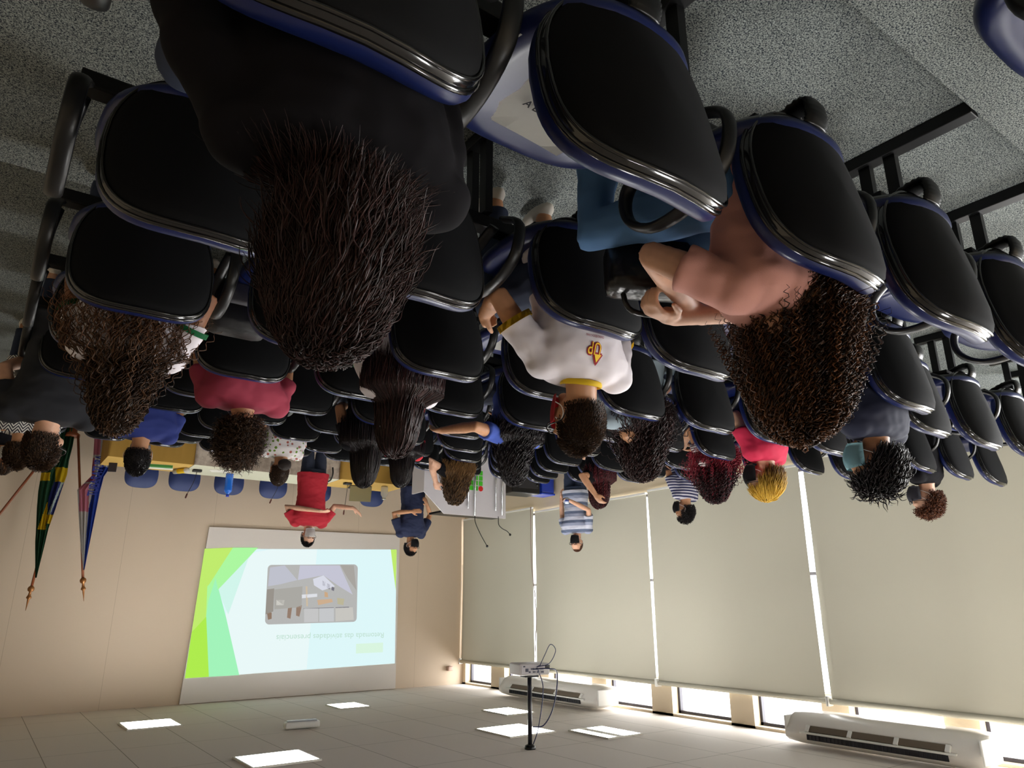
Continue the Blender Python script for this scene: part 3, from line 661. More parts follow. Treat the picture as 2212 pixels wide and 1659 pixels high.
def person(label, X, Y, Z, yaw=0., h=1.26, lean=(0,0), sw=.17, sk='tan', shirt=None, sleeve=.62, hairst=None, hairm=None, headyaw=0., headpitch=0., headoff=(0,0), vox=.008,
           armL=None, armR=None, handL=(.4,), handR=(.4,), cuff=None, collar=None, trousers=None, standing=False, legs=True, mask=None, glasses=None, group=None, hs=1., thick=1., seed=1, hip=(0,0), eyes=False, handvox=None, legp=None):
    t = thing('person', label, 'person', (X, Y, Z), yaw, group)
    S = h-.245 if not standing else h-.265; lx, ly = lean
    by = .19 if not standing else 0.
    zs = .47 if not standing else .86
    hy = by+ly+headoff[1]+.015; hx = lx+headoff[0]; hc = Vector((hx, hy, h-.118*hs)); rad = (.077*hs,.095*hs,.118*hs)
    R = Matrix.Rotation(headyaw, 3, 'Z') @ Matrix.Rotation(-headpitch, 3, 'X')
    sc = Vector((lx, by+ly-.01, S)); top = S
    def mix(a): return (hip[0]+(lx-hip[0])*a, by+.02+hip[1]+(ly-.02-hip[1])*a)
    def tors(g, skirt=0.):
        T = []
        for a, rx, ry in ((0,.165,.125),(.18,.158,.12),(.42,.142,.108),(.66,.156,.114),(.84,sw*.98,.108),(.93,sw*.93,.09),(.985,sw*.66,.07)):
            m = mix(a); T.append(((m[0], m[1], zs+(top-zs)*a), (rx*thick+g)+(skirt if a == 0 else 0), ry*thick+g))
        return T
    bm = BM(); TT = tors(0.); loft(bm, TT)
    nk = Vector((lx, by+ly-.005, S-.01)); tube(bm, [nk-Vector((0,0,.04)), nk+Vector((0,0,.02)), hc+R@Vector((0,-.018,-.055*hs))], [.075*hs,.056*hs,.054*hs], 16, ball=True)
    head_parts(bm, hc, R, rad)
    arms = {}
    for sd, A, H in ((-1, armL, handL), (1, armR, handR)):
        s0 = Vector((lx+sd*(sw-.015), by+ly-.005, S-.045))
        if A is None:
            A = (s0 + Vector((sd*.045,.06,-.25)), Vector((sd*.10, by+.26, .64 if not standing else S-.5)))
            if standing: A = (s0+Vector((sd*.05,-.01,-.27)), s0+Vector((sd*.06,.04,-.50)))
        e, w = Vector(A[0]), Vector(A[1]); arms[sd] = (s0, e, w)
        tube(bm, [s0-Vector((sd*.02,0,-.005)), s0.lerp(e,.5), e, e.lerp(w,.35), w], [.044*thick,.043*thick,.036,.037,.026], 12, ball=True)
        dr = (w-e).normalized(); nrm = H[1] if len(H) > 1 else (-sd,0,-.4) if abs(dr.z) > .7 else (0,0,-1)
        hd = H[2] if len(H) > 2 else dr
        hand_parts(bm, w, hd, nrm, (H[3] if len(H) > 3 else sd), H[0])
    if legs:
        ly_ = []
        for sd in (-1, 1):
            if standing: L = [Vector((hip[0]+sd*.085,0.02,.88)), Vector((hip[0]+sd*.09,.03,.48)), Vector((hip[0]+sd*.095,0,.08))]
            else:
                L = [Vector((hip[0]+sd*.085, by+.03, .55)), Vector((sd*.12, .60, .53)), Vector((sd*.12, .56, .09))]
                if legp: L = [L[0], Vector(legp[sd][0]), Vector(legp[sd][1])]
            ly_.append(L)
            tube(bm, [L[0], L[0].lerp(L[1],.5), L[1], L[1].lerp(L[2],.35), L[2]], [.082,.072,.052,.05,.036], 12, ball=True)
    obj('body', bake(bm, vox, 5, 'body'), skin(sk), t)
    # shirt
    bm = BM(); loft(bm, tors(.013, .008) + [((lx, by+ly-.002, S+.005), .072, .066)])
    for sd in (-1, 1):
        s0, e, w = arms[sd]; k = sleeve
        P = [s0-Vector((sd*.03,0,-.004)), s0.lerp(e,.5), s0.lerp(e, min(k,1.))]; rs = [.062*thick,.060*thick,.060*thick+.003]
        if k > 1: P += [e.lerp(w,(k-1)*.5), e.lerp(w, k-1)]; rs = [.062*thick,.055*thick,.05,.046,.040]
        if k > .12: tube(bm, P, rs, 16, ball=False)
        ell(bm, s0-Vector((sd*.018,0,-.002)), (.068*thick,.062*thick,.060*thick), 16, 12)
    obj('shirt', bake(bm, max(vox, .006), 14, 'shirt', cloth_disp(seed, .007 if vox < .009 else .005)), shirt, t)
    if cuff:
        for sd in (-1, 1):
            s0, e, w = arms[sd]; a, b = s0.lerp(e, sleeve-.05), s0.lerp(e, sleeve+.03)
            bm = BM(); tube(bm, [a, b], .0635*thick+.002, 20, False); bmesh.ops.solidify(bm, geom=bm.faces[:], thickness=.004); obj('sleeve_cuff', bm, cuff, t)
    if collar:
        bm = BM(); pts = []
        for j in range(25):
            a = 2*PI*j/24; pts.append((lx+.072*math.cos(a), by+ly-.002+.068*math.sin(a), S+.004-.016*math.sin(a)))
        tube(bm, pts[:-1]+[pts[0]], 1., 8, False, (.011,.005), (0,0,1)); obj('collar', bm, collar, t)
    if legs:
        bm = BM()
        loft(bm, [((hip[0], by+.03, zs-.01+(0 if not standing else -.04)), .16, .12), ((hip[0], by+.02+hip[1], zs+.10), .160*thick, .12*thick)])
        for L in ly_: tube(bm, [L[0], L[0].lerp(L[1],.5), L[1], L[1].lerp(L[2],.4), L[1].lerp(L[2],.94)], [.094,.084,.064,.062,.056], 14, ball=False)
        obj('trousers', bake(bm, max(vox,.009), 3, 'trousers', cloth_disp(seed+3, .006)), trousers or m_denim, t)
        for L in ly_:
            bm = BM(); a = L[2]; ell(bm, a+Vector((0,.055,-.035)), (.045,.12,.042), 14, 10, lambda d, p: Vector((p.x, p.y, max(p.z, -.035)))); obj('shoe', bm, m_sole, t)
    Pl = lambda x, y, z: hc + R @ Vector((x*hs, y*hs, z*hs))
    if eyes:
        for sd in (-1, 1):
            bm = BM(); ell(bm, Pl(sd*.031,.083,.008), (.011,.007,.006), 10, 8, None, R); obj('eye', bm, M('eye_dark', (40,28,24), .2), t)
            bm = BM(); tube(bm, [Pl(sd*.014,.094,.026), Pl(sd*.032,.091,.031), Pl(sd*.05,.078,.026)], .004, 6, ball=True); obj('eyebrow', bm, M('brow_dark', (30,22,20), .8), t)
    if mask:
        bm = BM(); N, Q = 14, 8; g = []
        for a in range(Q+1):
            row = []
            for b in range(N+1):
                u = -1+2*b/N; v = a/Q; th2 = u*1.15
                z = .002-.105*v; bulge = .022*math.sin(PI*min(1,v*.9+.1))*(1-u*u)
                row.append(bm.verts.new(Pl(math.sin(th2)*(.083-.014*v), .002+math.cos(th2)*(.112-.006*v)+bulge, z-.008*(1-u*u)*(v-.5)*2)))
            g.append(row)
        for a in range(Q):
            for b in range(N): bm.faces.new((g[a][b], g[a][b+1], g[a+1][b+1], g[a+1][b]))
        bmesh.ops.solidify(bm, geom=bm.faces[:], thickness=.003); fm = obj('face_mask', bm, mask, t)
        for sd in (-1, 1):
            bm = BM(); tube(bm, spline([Pl(sd*.072,.042,-.012),Pl(sd*.086,.0,.01),Pl(sd*.09,-.022,-.01),Pl(sd*.086,-.008,-.04),Pl(sd*.068,.045,-.07)], 4), .0018, 6); obj('ear_loop', bm, m_white, fm)
    if glasses:
        bm = BM()
        for sd in (-1, 1):
            P = [Pl(sd*(.034+.026*math.cos(a)), .108+.002*math.cos(a), .008+.021*math.sin(a)) for a in [2*PI*j/20 for j in range(21)]]; tube(bm, P[:-1]+[P[0]], .0022, 6, False)
            tube(bm, spline([Pl(sd*.06,.104,.012), Pl(sd*.082,.06,.012), Pl(sd*.088,-.01,.010), Pl(sd*.082,-.03,-.02)], 4), .0022, 6)
        tube(bm, [Pl(-.01,.112,.012), Pl(.01,.112,.012)], .0022, 6); obj('glasses', bm, glasses, t)
    if hairst:
        tc2 = mix(.75); tc2 = (tc2[0]+hairst.get('tx', 0), tc2[1]); hair(t, tuple(hc), R, rad, hairst, hairm, (None, None, ((tc2[0], tc2[1]), sw+.035+hairst.get('wide', 0), .135*thick, S+.02)))
    t['_h'] = 1; del t['_h']
    return t, dict(hc=hc, R=R, S=S, arms=arms, sc=sc, P=Pl)
H_dark = hair_mat('hair_dark_brown', (26,15,15), (66,40,38)); H_black = hair_mat('hair_black', (10,8,9), (38,30,32), rough=.3); H_brown = hair_mat('hair_brown', (34,22,15), (84,58,36))
H_curl = hair_mat('hair_brown_curls', (26,15,9), (104,64,34)); H_wavy = hair_mat('hair_wavy_brown', (34,22,15), (92,64,42), ((104,68,42),.35,1.)); H_light = hair_mat('hair_light_brown', (44,30,20), (120,92,60), ((140,104,60),.4,1.))
H_red = hair_mat('hair_dark_to_red', (24,12,14), (60,20,26), ((168,36,58),.45,.95)); H_blond = hair_mat('hair_blond_top', (84,46,22), (222,180,66)); H_ruddy = hair_mat('hair_ruddy', (66,36,22), (112,66,40)); H_braid = hair_mat('hair_burgundy', (36,12,14), (92,26,34))
straight = dict(n=900, k=20, len=.42, r=.0032, out=.30, grav=.30, frizz=.05, jit=.05, vol=.10)
def st(**k): d = dict(straight); d.update(k); return d
short = dict(n=1500, k=4, len=.022, r=.0022, out=.65, grav=.15, vol=.03, keepout=False, shell=1.03, lvar=.4, front=.55)
def sh_(**k): d = dict(short); d.update(k); return d
m_shirtblack = M('black_cotton', (17,16,20), .92, spec=.15); m_tee = M('white_cotton', (226,220,226), .85); m_yellow = M('yellow_rib', (226,188,24), .8); m_green = M('green_rib', (20,120,70), .8)
m_pink = M('pink_cotton', (206,148,136), .85, bump=(500,.15)); m_maroon = M('maroon_cotton', (146,44,66), .85); m_royal = M('royal_cotton', (38,54,128), .85); m_redc = M('red_cotton', (206,34,52), .85)
m_pinkred = M('pinkish_red_cotton', (206,36,76), .85); m_navy = M('navy_cotton', (22,28,52), .85); m_grey = M('grey_blue_cotton', (150,166,176), .85); m_bluec = M('blue_cotton', (60,84,170), .85)
m_polored = M('polo_red', (172,26,44), .85); m_polonavy = M('polo_navy', (24,34,66), .85)
m_mask = M('mask_white', (226,224,222), .8); m_maskblack = M('mask_black', (22,22,26), .8); m_maskblue = M('mask_light_blue', (150,196,206), .8); m_maskgrey = M('mask_grey', (74,74,84), .8); m_maskb = M('mask_blue', (64,80,160), .8)
m_rim = M('glasses_rim', (22,18,20), .3); m_rim2 = M('glasses_rim_silver', (170,168,170), .25, .8)
m_thin = stripes('thin_stripes', (222,214,212), (70,52,60), .016, .62); m_nv = stripes('navy_white_stripes', (36,40,84), (196,196,208), .030, .55)
m_wide = stripes('wide_polo_stripes', (92,104,130), (150,158,182), .13, .30, c3=(196,200,216)); m_zig = stripes('zigzag_stripes', (222,220,214), (34,32,48), .022, .5, zig=1.2)
def flower():
    m = M('flowered_cotton', (226,222,222), .85); nt, p = nodes_of(m); tc = nt.nodes.new('ShaderNodeTexCoord'); v = nt.nodes.new('ShaderNodeTexVoronoi'); v.inputs['Scale'].default_value = 26
    nt.links.new(tc.outputs['Object'], v.inputs['Vector']); r = nt.nodes.new('ShaderNodeValToRGB'); r.color_ramp.interpolation = 'CONSTANT'; r.color_ramp.elements[0].color = (1,1,1,1); r.color_ramp.elements[1].position = .32; r.color_ramp.elements[1].color = (0,0,0,1)
    nt.links.new(v.outputs['Distance'], r.inputs['Fac']); c = nt.nodes.new('ShaderNodeValToRGB'); c.color_ramp.interpolation = 'CONSTANT'; c.color_ramp.elements[0].color = lin((104,140,50)); c.color_ramp.elements[1].position = .5; c.color_ramp.elements[1].color = lin((170,96,84))
    s = nt.nodes.new('ShaderNodeSeparateColor'); nt.links.new(v.outputs['Color'], s.inputs[0]); nt.links.new(s.outputs[0], c.inputs['Fac'])
    mx = nt.nodes.new('ShaderNodeMix'); mx.data_type = 'RGBA'; mx.inputs['A'].default_value = lin((226,222,222)); nt.links.new(c.outputs['Color'], mx.inputs['B']); nt.links.new(r.outputs['Color'], mx.inputs['Factor']); nt.links.new(mx.outputs['Result'], p.inputs['Base Color']); return m
m_flower = flower()
def place(k, c, dx=0): x, y, rz = chair_pos(k, c); return x+dx, y, floor_z(k), rz
PEOPLE = {}
def sit(key, k, c, label, dx=0, yaw=0., **kw):
    x, y, z, rz = place(k, c, dx); PEOPLE[key] = person(label, x, y, z, rz+yaw, **kw); return PEOPLE[key]
sit('P1', 0, 0, 'seated person in a loose black t-shirt, back turned, nearest the photographer', h=1.213, dx=0.007, lean=(-.06,.0), sw=.175, sk='brown', shirt=m_shirtblack, sleeve=.9, thick=1.04, vox=.007,
    hairst=st(n=7500, k=16, len=.14, r=.0012, out=.30, frizz=.22, amp=.005, per=.08, vol=.16, seed=11, lvar=.3), hairm=H_dark, headyaw=-.1, armR=((.19,.20,.70),(.14,.40,.66)), armL=((-.20,.22,.72),(-.12,.42,.66)))
sit('P2', 0, 2, 'seated person in pink t-shirt and light jeans, arms crossed above a black handbag', h=1.134, dx=-0.111, lean=(.11,.04), headoff=(-.09,0), hip=(.12,0), sw=.175, sk='light', shirt=m_pink, sleeve=.62, vox=.006,
    hairst=dict(n=2600, k=60, len=.33, r=.0021, out=.5, grav=.24, frizz=.16, jit=.12, amp=.006, per=.022, vol=.42, seed=5, lvar=.3, wide=-.03, tx=-.10, seed2=0), hairm=H_curl, headyaw=.0,
    armR=((.40,.36,.74),(.08,.50,.76)), handR=(.5,(0,-.2,-1)), armL=((-.16,.42,.72),(.17,.50,.80)), handL=(.7,(0,-.3,-1),(1,-.05,.1)), legp={-1:((.06,.62,.53),(.1,.6,.09)), 1:((.36,.60,.55),(.34,.56,.09))}, trousers=M('light_denim', (80,122,170), .85))
sit('P3', 1, 2, 'seated person in white t-shirt with yellow collar, yellow cuffs and small emblem on the back', h=1.165, dx=0.008, yaw=.10, lean=(-.06,.06), headoff=(-.02,.03), sw=.185, sk='tan', shirt=m_tee, sleeve=.62, vox=.006,
    hairst=sh_(n=5200, len=.016, r=.0013), hairm=H_brown, headyaw=-.10, cuff=m_yellow, collar=m_yellow, glasses=m_rim, mask=M('mask_red', (176,30,40), .8), armR=((.27,.26,.65),(.21,.46,.63)), handR=(1.0,(-1,0,-.3)))
sit('P4', 2, 0, 'seated person in white t-shirt with green cuffs beside the aisle, a snack box at hand', h=1.209, dx=0.014, lean=(-.02,.05), headoff=(0,.0), sw=.165, sk='brown', shirt=m_tee, sleeve=.5, vox=.007,
    hairst=st(n=340, k=52, len=.48, r=.0021, out=.36, frizz=.22, amp=.007, per=.045, vol=.12, seed=8), hairm=H_wavy, cuff=m_green, armL=((-.24,.12,.70),(-.20,.36,.66)))
sit('P5', 2, 2, 'seated person in white t-shirt and white mask in front of the nearest black t-shirt', h=1.155, dx=0.078, lean=(.01,.09), sw=.16, sk='light', shirt=m_tee, sleeve=.5, vox=.008,
    hairst=st(n=1500, k=20, len=.42, r=.0024, vol=.10, amp=.004, per=.2, seed=21), hairm=H_dark, cuff=m_green, mask=m_mask)
sit('P6', 3, 1, 'seated person in a maroon t-shirt in front of the middle table', h=1.183, dx=-0.012, lean=(-.06,.10), sw=.20, sk='tan', shirt=m_maroon, sleeve=.6, thick=1.1,
    hairst=dict(n=1900, k=20, len=.10, r=.0020, out=.95, grav=.0, frizz=.5, jit=.2, amp=.006, per=.03, vol=.1, lvar=.35, keepout=False, front=.4), hairm=H_brown)
sit('P7', 5, 1, 'seated person in a royal blue t-shirt in front of the yellow table', h=1.271, dx=0.098, lean=(.03,.06), sw=.20, sk='tan', shirt=m_royal, sleeve=.6, hairst=sh_(len=.016, n=1500), hairm=H_black, mask=m_mask, headyaw=.25, thick=1.08)
sit('P8', 6, 3, 'seated person in a white shirt with small flowers, before the standing red polo', h=1.223, dx=0.056, lean=(.0,.05), sw=.17, sk='tan', shirt=m_flower, sleeve=.5, hairst=sh_(len=.012, n=1200, shell=1.03), hairm=H_brown, mask=m_mask)
sit('P9', 4, 0, 'seated person in black t-shirt with head turned sideways, before the flags', h=1.316, dx=0.114, lean=(.01,.04), sw=.21, sk='light', shirt=M('charcoal_cotton', (30,32,38), .9), sleeve=.6, thick=1.12, hairst=sh_(len=.022, n=2200), hairm=H_brown, headyaw=.55, glasses=m_rim, hs=1.05)
sit('P12', 4, 3, 'seated person in black top in front of the yellow table that carries the laptop', h=1.237, dx=0.043, lean=(.0,.05), sw=.165, sk='tan', shirt=m_shirtblack, sleeve=.5, hairst=st(n=1000, len=.44, r=.003, vol=.08, seed=31), hairm=H_black)
sit('P13', 5, 4, 'seated person in a red shirt in front of the standing person in navy', h=1.165, dx=-0.082, lean=(-.02,.06), sw=.165, sk='tan', shirt=m_redc, sleeve=.5, hairst=st(n=900, len=.36, r=.003, vol=.08, seed=32), hairm=H_black)
sit('P14', 6, 6, 'seated person in black top with one elbow raised, in front of the white lectern', h=1.225, dx=-0.006, lean=(-.02,.06), sw=.165, sk='light', shirt=m_shirtblack, sleeve=.3, hairst=st(n=900, k=26, len=.36, r=.0032, out=.45, frizz=.15, amp=.008, per=.07, vol=.35, seed=33), hairm=H_light, armR=((.36,.16,.86),(.20,.30,1.04)))
sit('P15', 3, 4, 'seated person in blue shirt and blue mask with one arm stretched sideways', h=1.156, dx=0.019, lean=(.0,.05), sw=.165, sk='tan', shirt=m_bluec, sleeve=.55, hairst=st(n=1000, k=26, len=.36, r=.003, frizz=.12, amp=.007, per=.07, vol=.15, seed=34), hairm=H_black, mask=m_maskb, headyaw=.3, armR=((.36,.16,.86),(.42,.42,.84)))
sit('P16', 2, 4, 'seated person in grey-blue shirt and glasses in front of the person with the yellow collar', h=1.097, dx=-0.270, lean=(.14,.08), headoff=(-.12,.0), sw=.165, sk='tan', shirt=m_grey, sleeve=.6, vox=.008, hairst=st(n=900, k=36, len=.42, r=.0028, out=.45, frizz=.22, amp=.008, per=.05, vol=.25, seed=35), hairm=H_dark, glasses=m_rim, headyaw=-.35)
sit('P17', 5, 8, 'seated person in dark top holding one hand up, before the standing striped polo', h=1.186, dx=-0.007, lean=(0,.05), sw=.16, sk='tan', shirt=m_shirtblack, sleeve=.3, hairst=st(n=420, k=40, len=.38, r=.0055, out=.4, amp=.004, per=.03, vol=.12, seed=36), hairm=H_braid, armR=((.30,.20,.90),(.16,.16,1.08)))
sit('P18', 3, 7, 'seated person in white shirt with thin dark stripes and a yellow lanyard', h=1.108, dx=-0.187, lean=(0,.06), sw=.17, sk='tan', shirt=m_thin, sleeve=.5, hairst=st(n=1000, k=44, len=.38, r=.0032, out=.45, frizz=.25, amp=.010, per=.035, vol=.3, seed=37), hairm=H_red)
sit('P19', 5, 10, 'seated person in navy and white horizontal stripes with a black mask', h=1.263, dx=-0.088, lean=(0,.04), sw=.18, sk='tan', shirt=m_nv, sleeve=.8, hairst=sh_(len=.035, n=900, r=.0035, amp=.006, per=.03, k=8), hairm=H_black, mask=m_maskblack, headyaw=-.45)
sit('P20', 2, 6, 'seated person in a pinkish red shirt with glasses and black mask', h=1.152, dx=-0.146, lean=(-.0,.06), sw=.17, sk='light', shirt=m_pinkred, sleeve=.6, hairst=sh_(len=.085, n=1500, r=.0028, k=9, out=.45, grav=.14, keepout=True, frizz=.2, vol=.12, zvar=True), hairm=H_blond, glasses=m_rim, mask=m_maskblack, headyaw=-.5)
sit('P21', 1, 5, 'seated person in navy t-shirt with a light blue mask hanging on both ears', h=1.190, dx=0.044, lean=(-.02,.04), sw=.20, sk='tan', shirt=m_navy, sleeve=.65, thick=1.08, hairst=dict(n=2200, k=18, len=.085, r=.0032, out=.55, grav=.08, frizz=.15, jit=.14, amp=.007, per=.07, vol=.1, lvar=.4, keepout=False, front=.45), hairm=H_black, mask=m_maskblue, headyaw=-.55)
sit('P22', 2, 10, 'seated person in black t-shirt, grey mask and glasses, before the widest blind', h=1.125, dx=0.207, lean=(0,.05), sw=.19, sk='light', shirt=m_shirtblack, sleeve=.6, hairst=dict(n=1100, k=12, len=.05, r=.0034, out=.8, grav=.05, frizz=.5, jit=.3, amp=.006, per=.03, vol=.1, lvar=.4, keepout=False, front=.45), hairm=H_ruddy, mask=m_maskgrey, glasses=m_rim, headyaw=-.5)
# ---- the two people at the flag side edge of the picture
PEOPLE['P10'] = person('seated person in a black and white zigzag top beyond the sideways turned head', -.09, 6.10, floor_z(6), 0, h=1.28, lean=(0,.05), sw=.21, sk='tan', shirt=m_zig, sleeve=.6, hairst=sh_(len=.03, n=1500, r=.003), hairm=H_brown)
PEOPLE['P11'] = person('person with white face mask and dark red glasses at the picture edge beside the flags', .035, 7.75, floor_z(7), PI-.3, h=1.27, legp={-1:((-.10,.42,.50),(-.10,.42,.09)), 1:((.10,.42,.50),(.10,.42,.09))}, sw=.17, sk='tan', shirt=m_shirtblack, sleeve=.6, hairst=st(n=500, len=.10, r=.004, vol=.08, seed=42), hairm=H_brown, mask=m_mask, glasses=M('glasses_rim_red', (120,34,44), .3), eyes=True)
# ---- standing people on the stage
PEOPLE['P23'] = person('standing person in red polo and navy trousers gesturing with both arms, white mask', -3.52, 9.55, 0, PI, h=1.83, sw=.215, thick=1.2, sk='light', shirt=m_polored, sleeve=.72, hairst=sh_(len=.024, n=1500, r=.003), hairm=H_black, mask=m_mask, eyes=True, glasses=m_rim2, standing=True, vox=.007,
    armL=((-.32,-.02,1.33),(.02,.27,1.39)), handL=(.25,(0,-.4,-1)), armR=((.33,.05,1.28),(.52,.26,1.32)), handR=(.12,(-.3,.2,1),(.7,.3,.6)), trousers=M('navy_trousers', (30,36,54), .85), seed=5, headyaw=-.12)
PEOPLE['P24'] = person('standing person all in navy with black mask beside the white lectern', -5.20, 9.78, 0, PI, h=1.875, sw=.205, thick=1.12, sk='tan', shirt=m_polonavy, sleeve=.72, hairst=sh_(len=.024, n=1500, r=.003), hairm=H_black, mask=m_maskblack, eyes=True, glasses=m_rim, standing=True, vox=.007,
    armL=((-.30,.0,1.27),(-.12,.22,1.26)), armR=((.34,-.04,1.25),(.14,.20,1.12)), handL=(.3,(.3,-1,0)), handR=(.3,(-.2,-1,0)), trousers=M('navy_trousers2', (22,26,42), .85), seed=6, headyaw=-.5)
PEOPLE['P25'] = person('standing person in blue and grey striped polo with black mask, holding a cup', -7.0, 8.05, 0.117, -2.07, h=1.74, sw=.205, thick=1.10, sk='light', shirt=m_wide, sleeve=.75, hairst=sh_(len=.008, n=900, front=.75, low=-.3, r=.002), hairm=H_ruddy, mask=m_maskblack, eyes=True, glasses=m_rim, standing=True, vox=.007,
    armR=((.24,.14,1.17),(.06,.42,1.06)), handR=(.7,(-.2,0,1)), armL=((-.25,-.06,1.20),(-.24,-.02,.95)), seed=7, headyaw=.2)
# ---- shirt marks
P = PEOPLE['P3']; t3, i3 = P
RB = Matrix.Rotation(PI/2, 3, 'X')          # text upright, read from behind
def shrink(o, target, off=.0035):
    o.data.transform(Matrix.LocRotScale(o.location, o.rotation_euler, o.scale)); o.location = (0,0,0); o.rotation_euler = (0,0,0); o.scale = (1,1,1)
    m = o.modifiers.new('shrink', 'SHRINKWRAP'); m.target = target; m.wrap_method = 'PROJECT'; m.use_project_z = False; m.use_project_y = True; m.use_positive_direction = True; m.use_negative_direction = True; m.offset = off
def child(t, n): return [c for c in t.children if c.name.split('.')[0] == n][0]
s3 = child(t3, 'shirt'); bx, bz = i3['sc'].x+.03, i3['S']-.085
def flat(name, pts, mat, parent, y, cx, cz):
    bm = BM(); poly(bm, [(cx+p[0], y, cz+p[1]) for p in pts]); bmesh.ops.triangulate(bm, faces=bm.faces[:]); bmesh.ops.subdivide_edges(bm, edges=bm.edges[:], cuts=2); return obj(name, bm, mat, parent, False)
m_lr = M('logo_red', (158,28,44), .8); m_ly = M('logo_yellow', (244,200,40), .8)
SK = Matrix(((1,0,0),(0,1,0),(0,0,1)))
for mat_, off, dy, nm in ((m_lr, .0065, -.050, 'logo_outline'), (m_ly, .0008, -.052, 'logo_letters')):
    o = text(nm, 'UP', mat_, t3, .060, (bx, dy, bz), RB @ SK, .052, 0., False); 
    bm = BM(); bm.from_mesh(o.data)
    # arrow head over the first stem of the U, and thickened strokes
    a = .004 if nm == 'logo_outline' else 0
    f = [(-.032-a,.020-a*.6),(-.016,.046+a*1.6),(-.001+a,.020-a*.6)]; vs = [bm.verts.new((p[0], p[1], 0)) for p in f]; bm.faces.new(vs)
    bmesh.ops.triangulate(bm, faces=bm.faces[:])
    if off > .002:
        ex = []
        for dx_, dz_ in ((off*.6,0),(-off*.6,0),(0,off*.6),(0,-off*.6)):
            g_ = bmesh.ops.duplicate(bm, geom=[f for f in bm.faces[:] if f not in ex]) if not ex else bmesh.ops.duplicate(bm, geom=base_f)
            if not ex: base_f = [f for f in bm.faces if f not in [q for q in g_['geom'] if isinstance(q, bmesh.types.BMFace)]]
            ex += [q for q in g_['geom'] if isinstance(q, bmesh.types.BMFace)]
            for v in {v for q in g_['geom'] if isinstance(q, bmesh.types.BMFace) for v in q.verts}: v.co.x += dx_; v.co.y += dz_
    bm.to_mesh(o.data); bm.free(); shrink(o, s3, .003 if off > .002 else .005)
o = text('logo_caption', 'CENTRO EDUCACIONAL', m_lr, t3, .012, (bx, -.05, bz-.042), RB, .072); shrink(o, s3, .003)
# ---- girl with the bun: low puff of hair
t8, i8 = PEOPLE['P8']; bm = BM(); c = i8['P'](0,-.13,-.045); ell(bm, c, (.058,.05,.052), 20, 14, lambda d, p: p*(1+.14*noise.noise(d*5))); obj('hair_puff', bm, M('hair_puff', (34,24,20), .8, bump=(120,.6)), t8)
# ---- sitters with white headband
t16, i16 = PEOPLE['P16']
# ---------------------------------------------------------------- things on the seats and laps
t = thing('handbag', 'black leather handbag on the lap of the person in pink', 'bag', (-1.42, 1.28, floor_z(0)+.56), .45)
bm = BM(); box(bm, (-.13,-.06,0),(.13,.06,.16), .035); o = obj('bag_body', bm, M('black_leather', (16,15,16), .28, bump=(22,.6)), t)
bm = BM(); tube(bm, spline([(-.09,0,.14),(-.06,0,.21),(.06,0,.21),(.09,0,.14)], 6), .008, 8); obj('bag_handle', bm, M('black_leather', (16,15,16), .28), t)
t = thing('backpack', 'grey and black backpack on the empty seat behind the person in maroon', 'backpack', (-.72, 2.98, floor_z(2)+.47), 0)
bm = BM(); box(bm, (-.12,-.08,0),(.12,.08,.22), .04); obj('bag_body', bm, M('backpack_black', (22,22,25), .5, bump=(18,.5)), t)
bm = BM(); box(bm, (-.09,-.10,.02),(.09,-.07,.12), .015); obj('front_pocket', bm, M('backpack_grey', (112,112,118), .6), t)
def seat_sheet(k, c, lab, lines, rz=0., dx=0, dy=0, z=.494, w=.28, h=.2):
    x, y, r = chair_pos(k, c); t = thing('paper_sign', lab, 'paper sign', (x+dx, y+.33+dy, floor_z(k)+z), r+rz)
    bm = BM(); g = [[bm.verts.new((-w/2+w*i/6, -h/2+h*j/4, .004*math.sin(i*1.1)*math.sin(j*.9)-.012*max(0,(j-3))*.4)) for j in range(5)] for i in range(7)]
    for i in range(6):
        for j in range(4): bm.faces.new((g[i][j], g[i+1][j], g[i+1][j+1], g[i][j+1]))
    bmesh.ops.solidify(bm, geom=bm.faces[:], thickness=.0015); obj('sheet', bm, m_paper, t)
    for i, s in enumerate(lines): text('lettering', s, m_ink, t, .028, (-.008, -.03+.045*i, .007), Matrix.Rotation(PI, 3, 'Z'), bold=True)
seat_sheet(0, 1, 'creased white sign with black letters on the empty seat nearest the photographer', ['#ED', 'A DIST'], -.1, .06, -.01, w=.34, h=.24)
seat_sheet(1, 3, 'white sign on the empty seat in front of the black handbag', ['#ED', 'A DIST'])
seat_sheet(2, 3, 'white sign on the empty seat before the white t-shirt with yellow collar', ['# DIST', 'SALVA'], 0, .05)
seat_sheet(3, 5, 'white sign on the empty seat beyond the person in grey-blue', ['# DIST', 'SALVA'])
seat_sheet(3, 9, 'white sign on an empty seat close to the window wall', ['# DIST', 'SALVA'])
t = thing('snack_box', 'white and brown cardboard snack box beside the white t-shirt with green cuffs', 'box', (.155, 2.80, floor_z(2)+.83), .2); t.rotation_euler = (-.5,0,.2)
bm = BM(); box(bm, (-.045,-.02,-.06),(.045,.02,.06), .004); obj('carton', bm, m_paper, t, False); bm = BM(); box(bm, (.0455,-.02,-.055),(.047,.02,.055)); obj('side_panel', bm, M('carton_brown', (120,96,66), .8), t, False)
t = thing('cup', 'clear plastic cup with blue band in the hand of the striped polo person', 'cup', (0,0,0)); i = PEOPLE['P25'][1]; tp = PEOPLE['P25'][0]
t.location = (Matrix.Translation(tp.location) @ tp.rotation_euler.to_matrix().to_4x4()) @ (i['arms'][1][2] + Vector((-.01,.08,.01)))
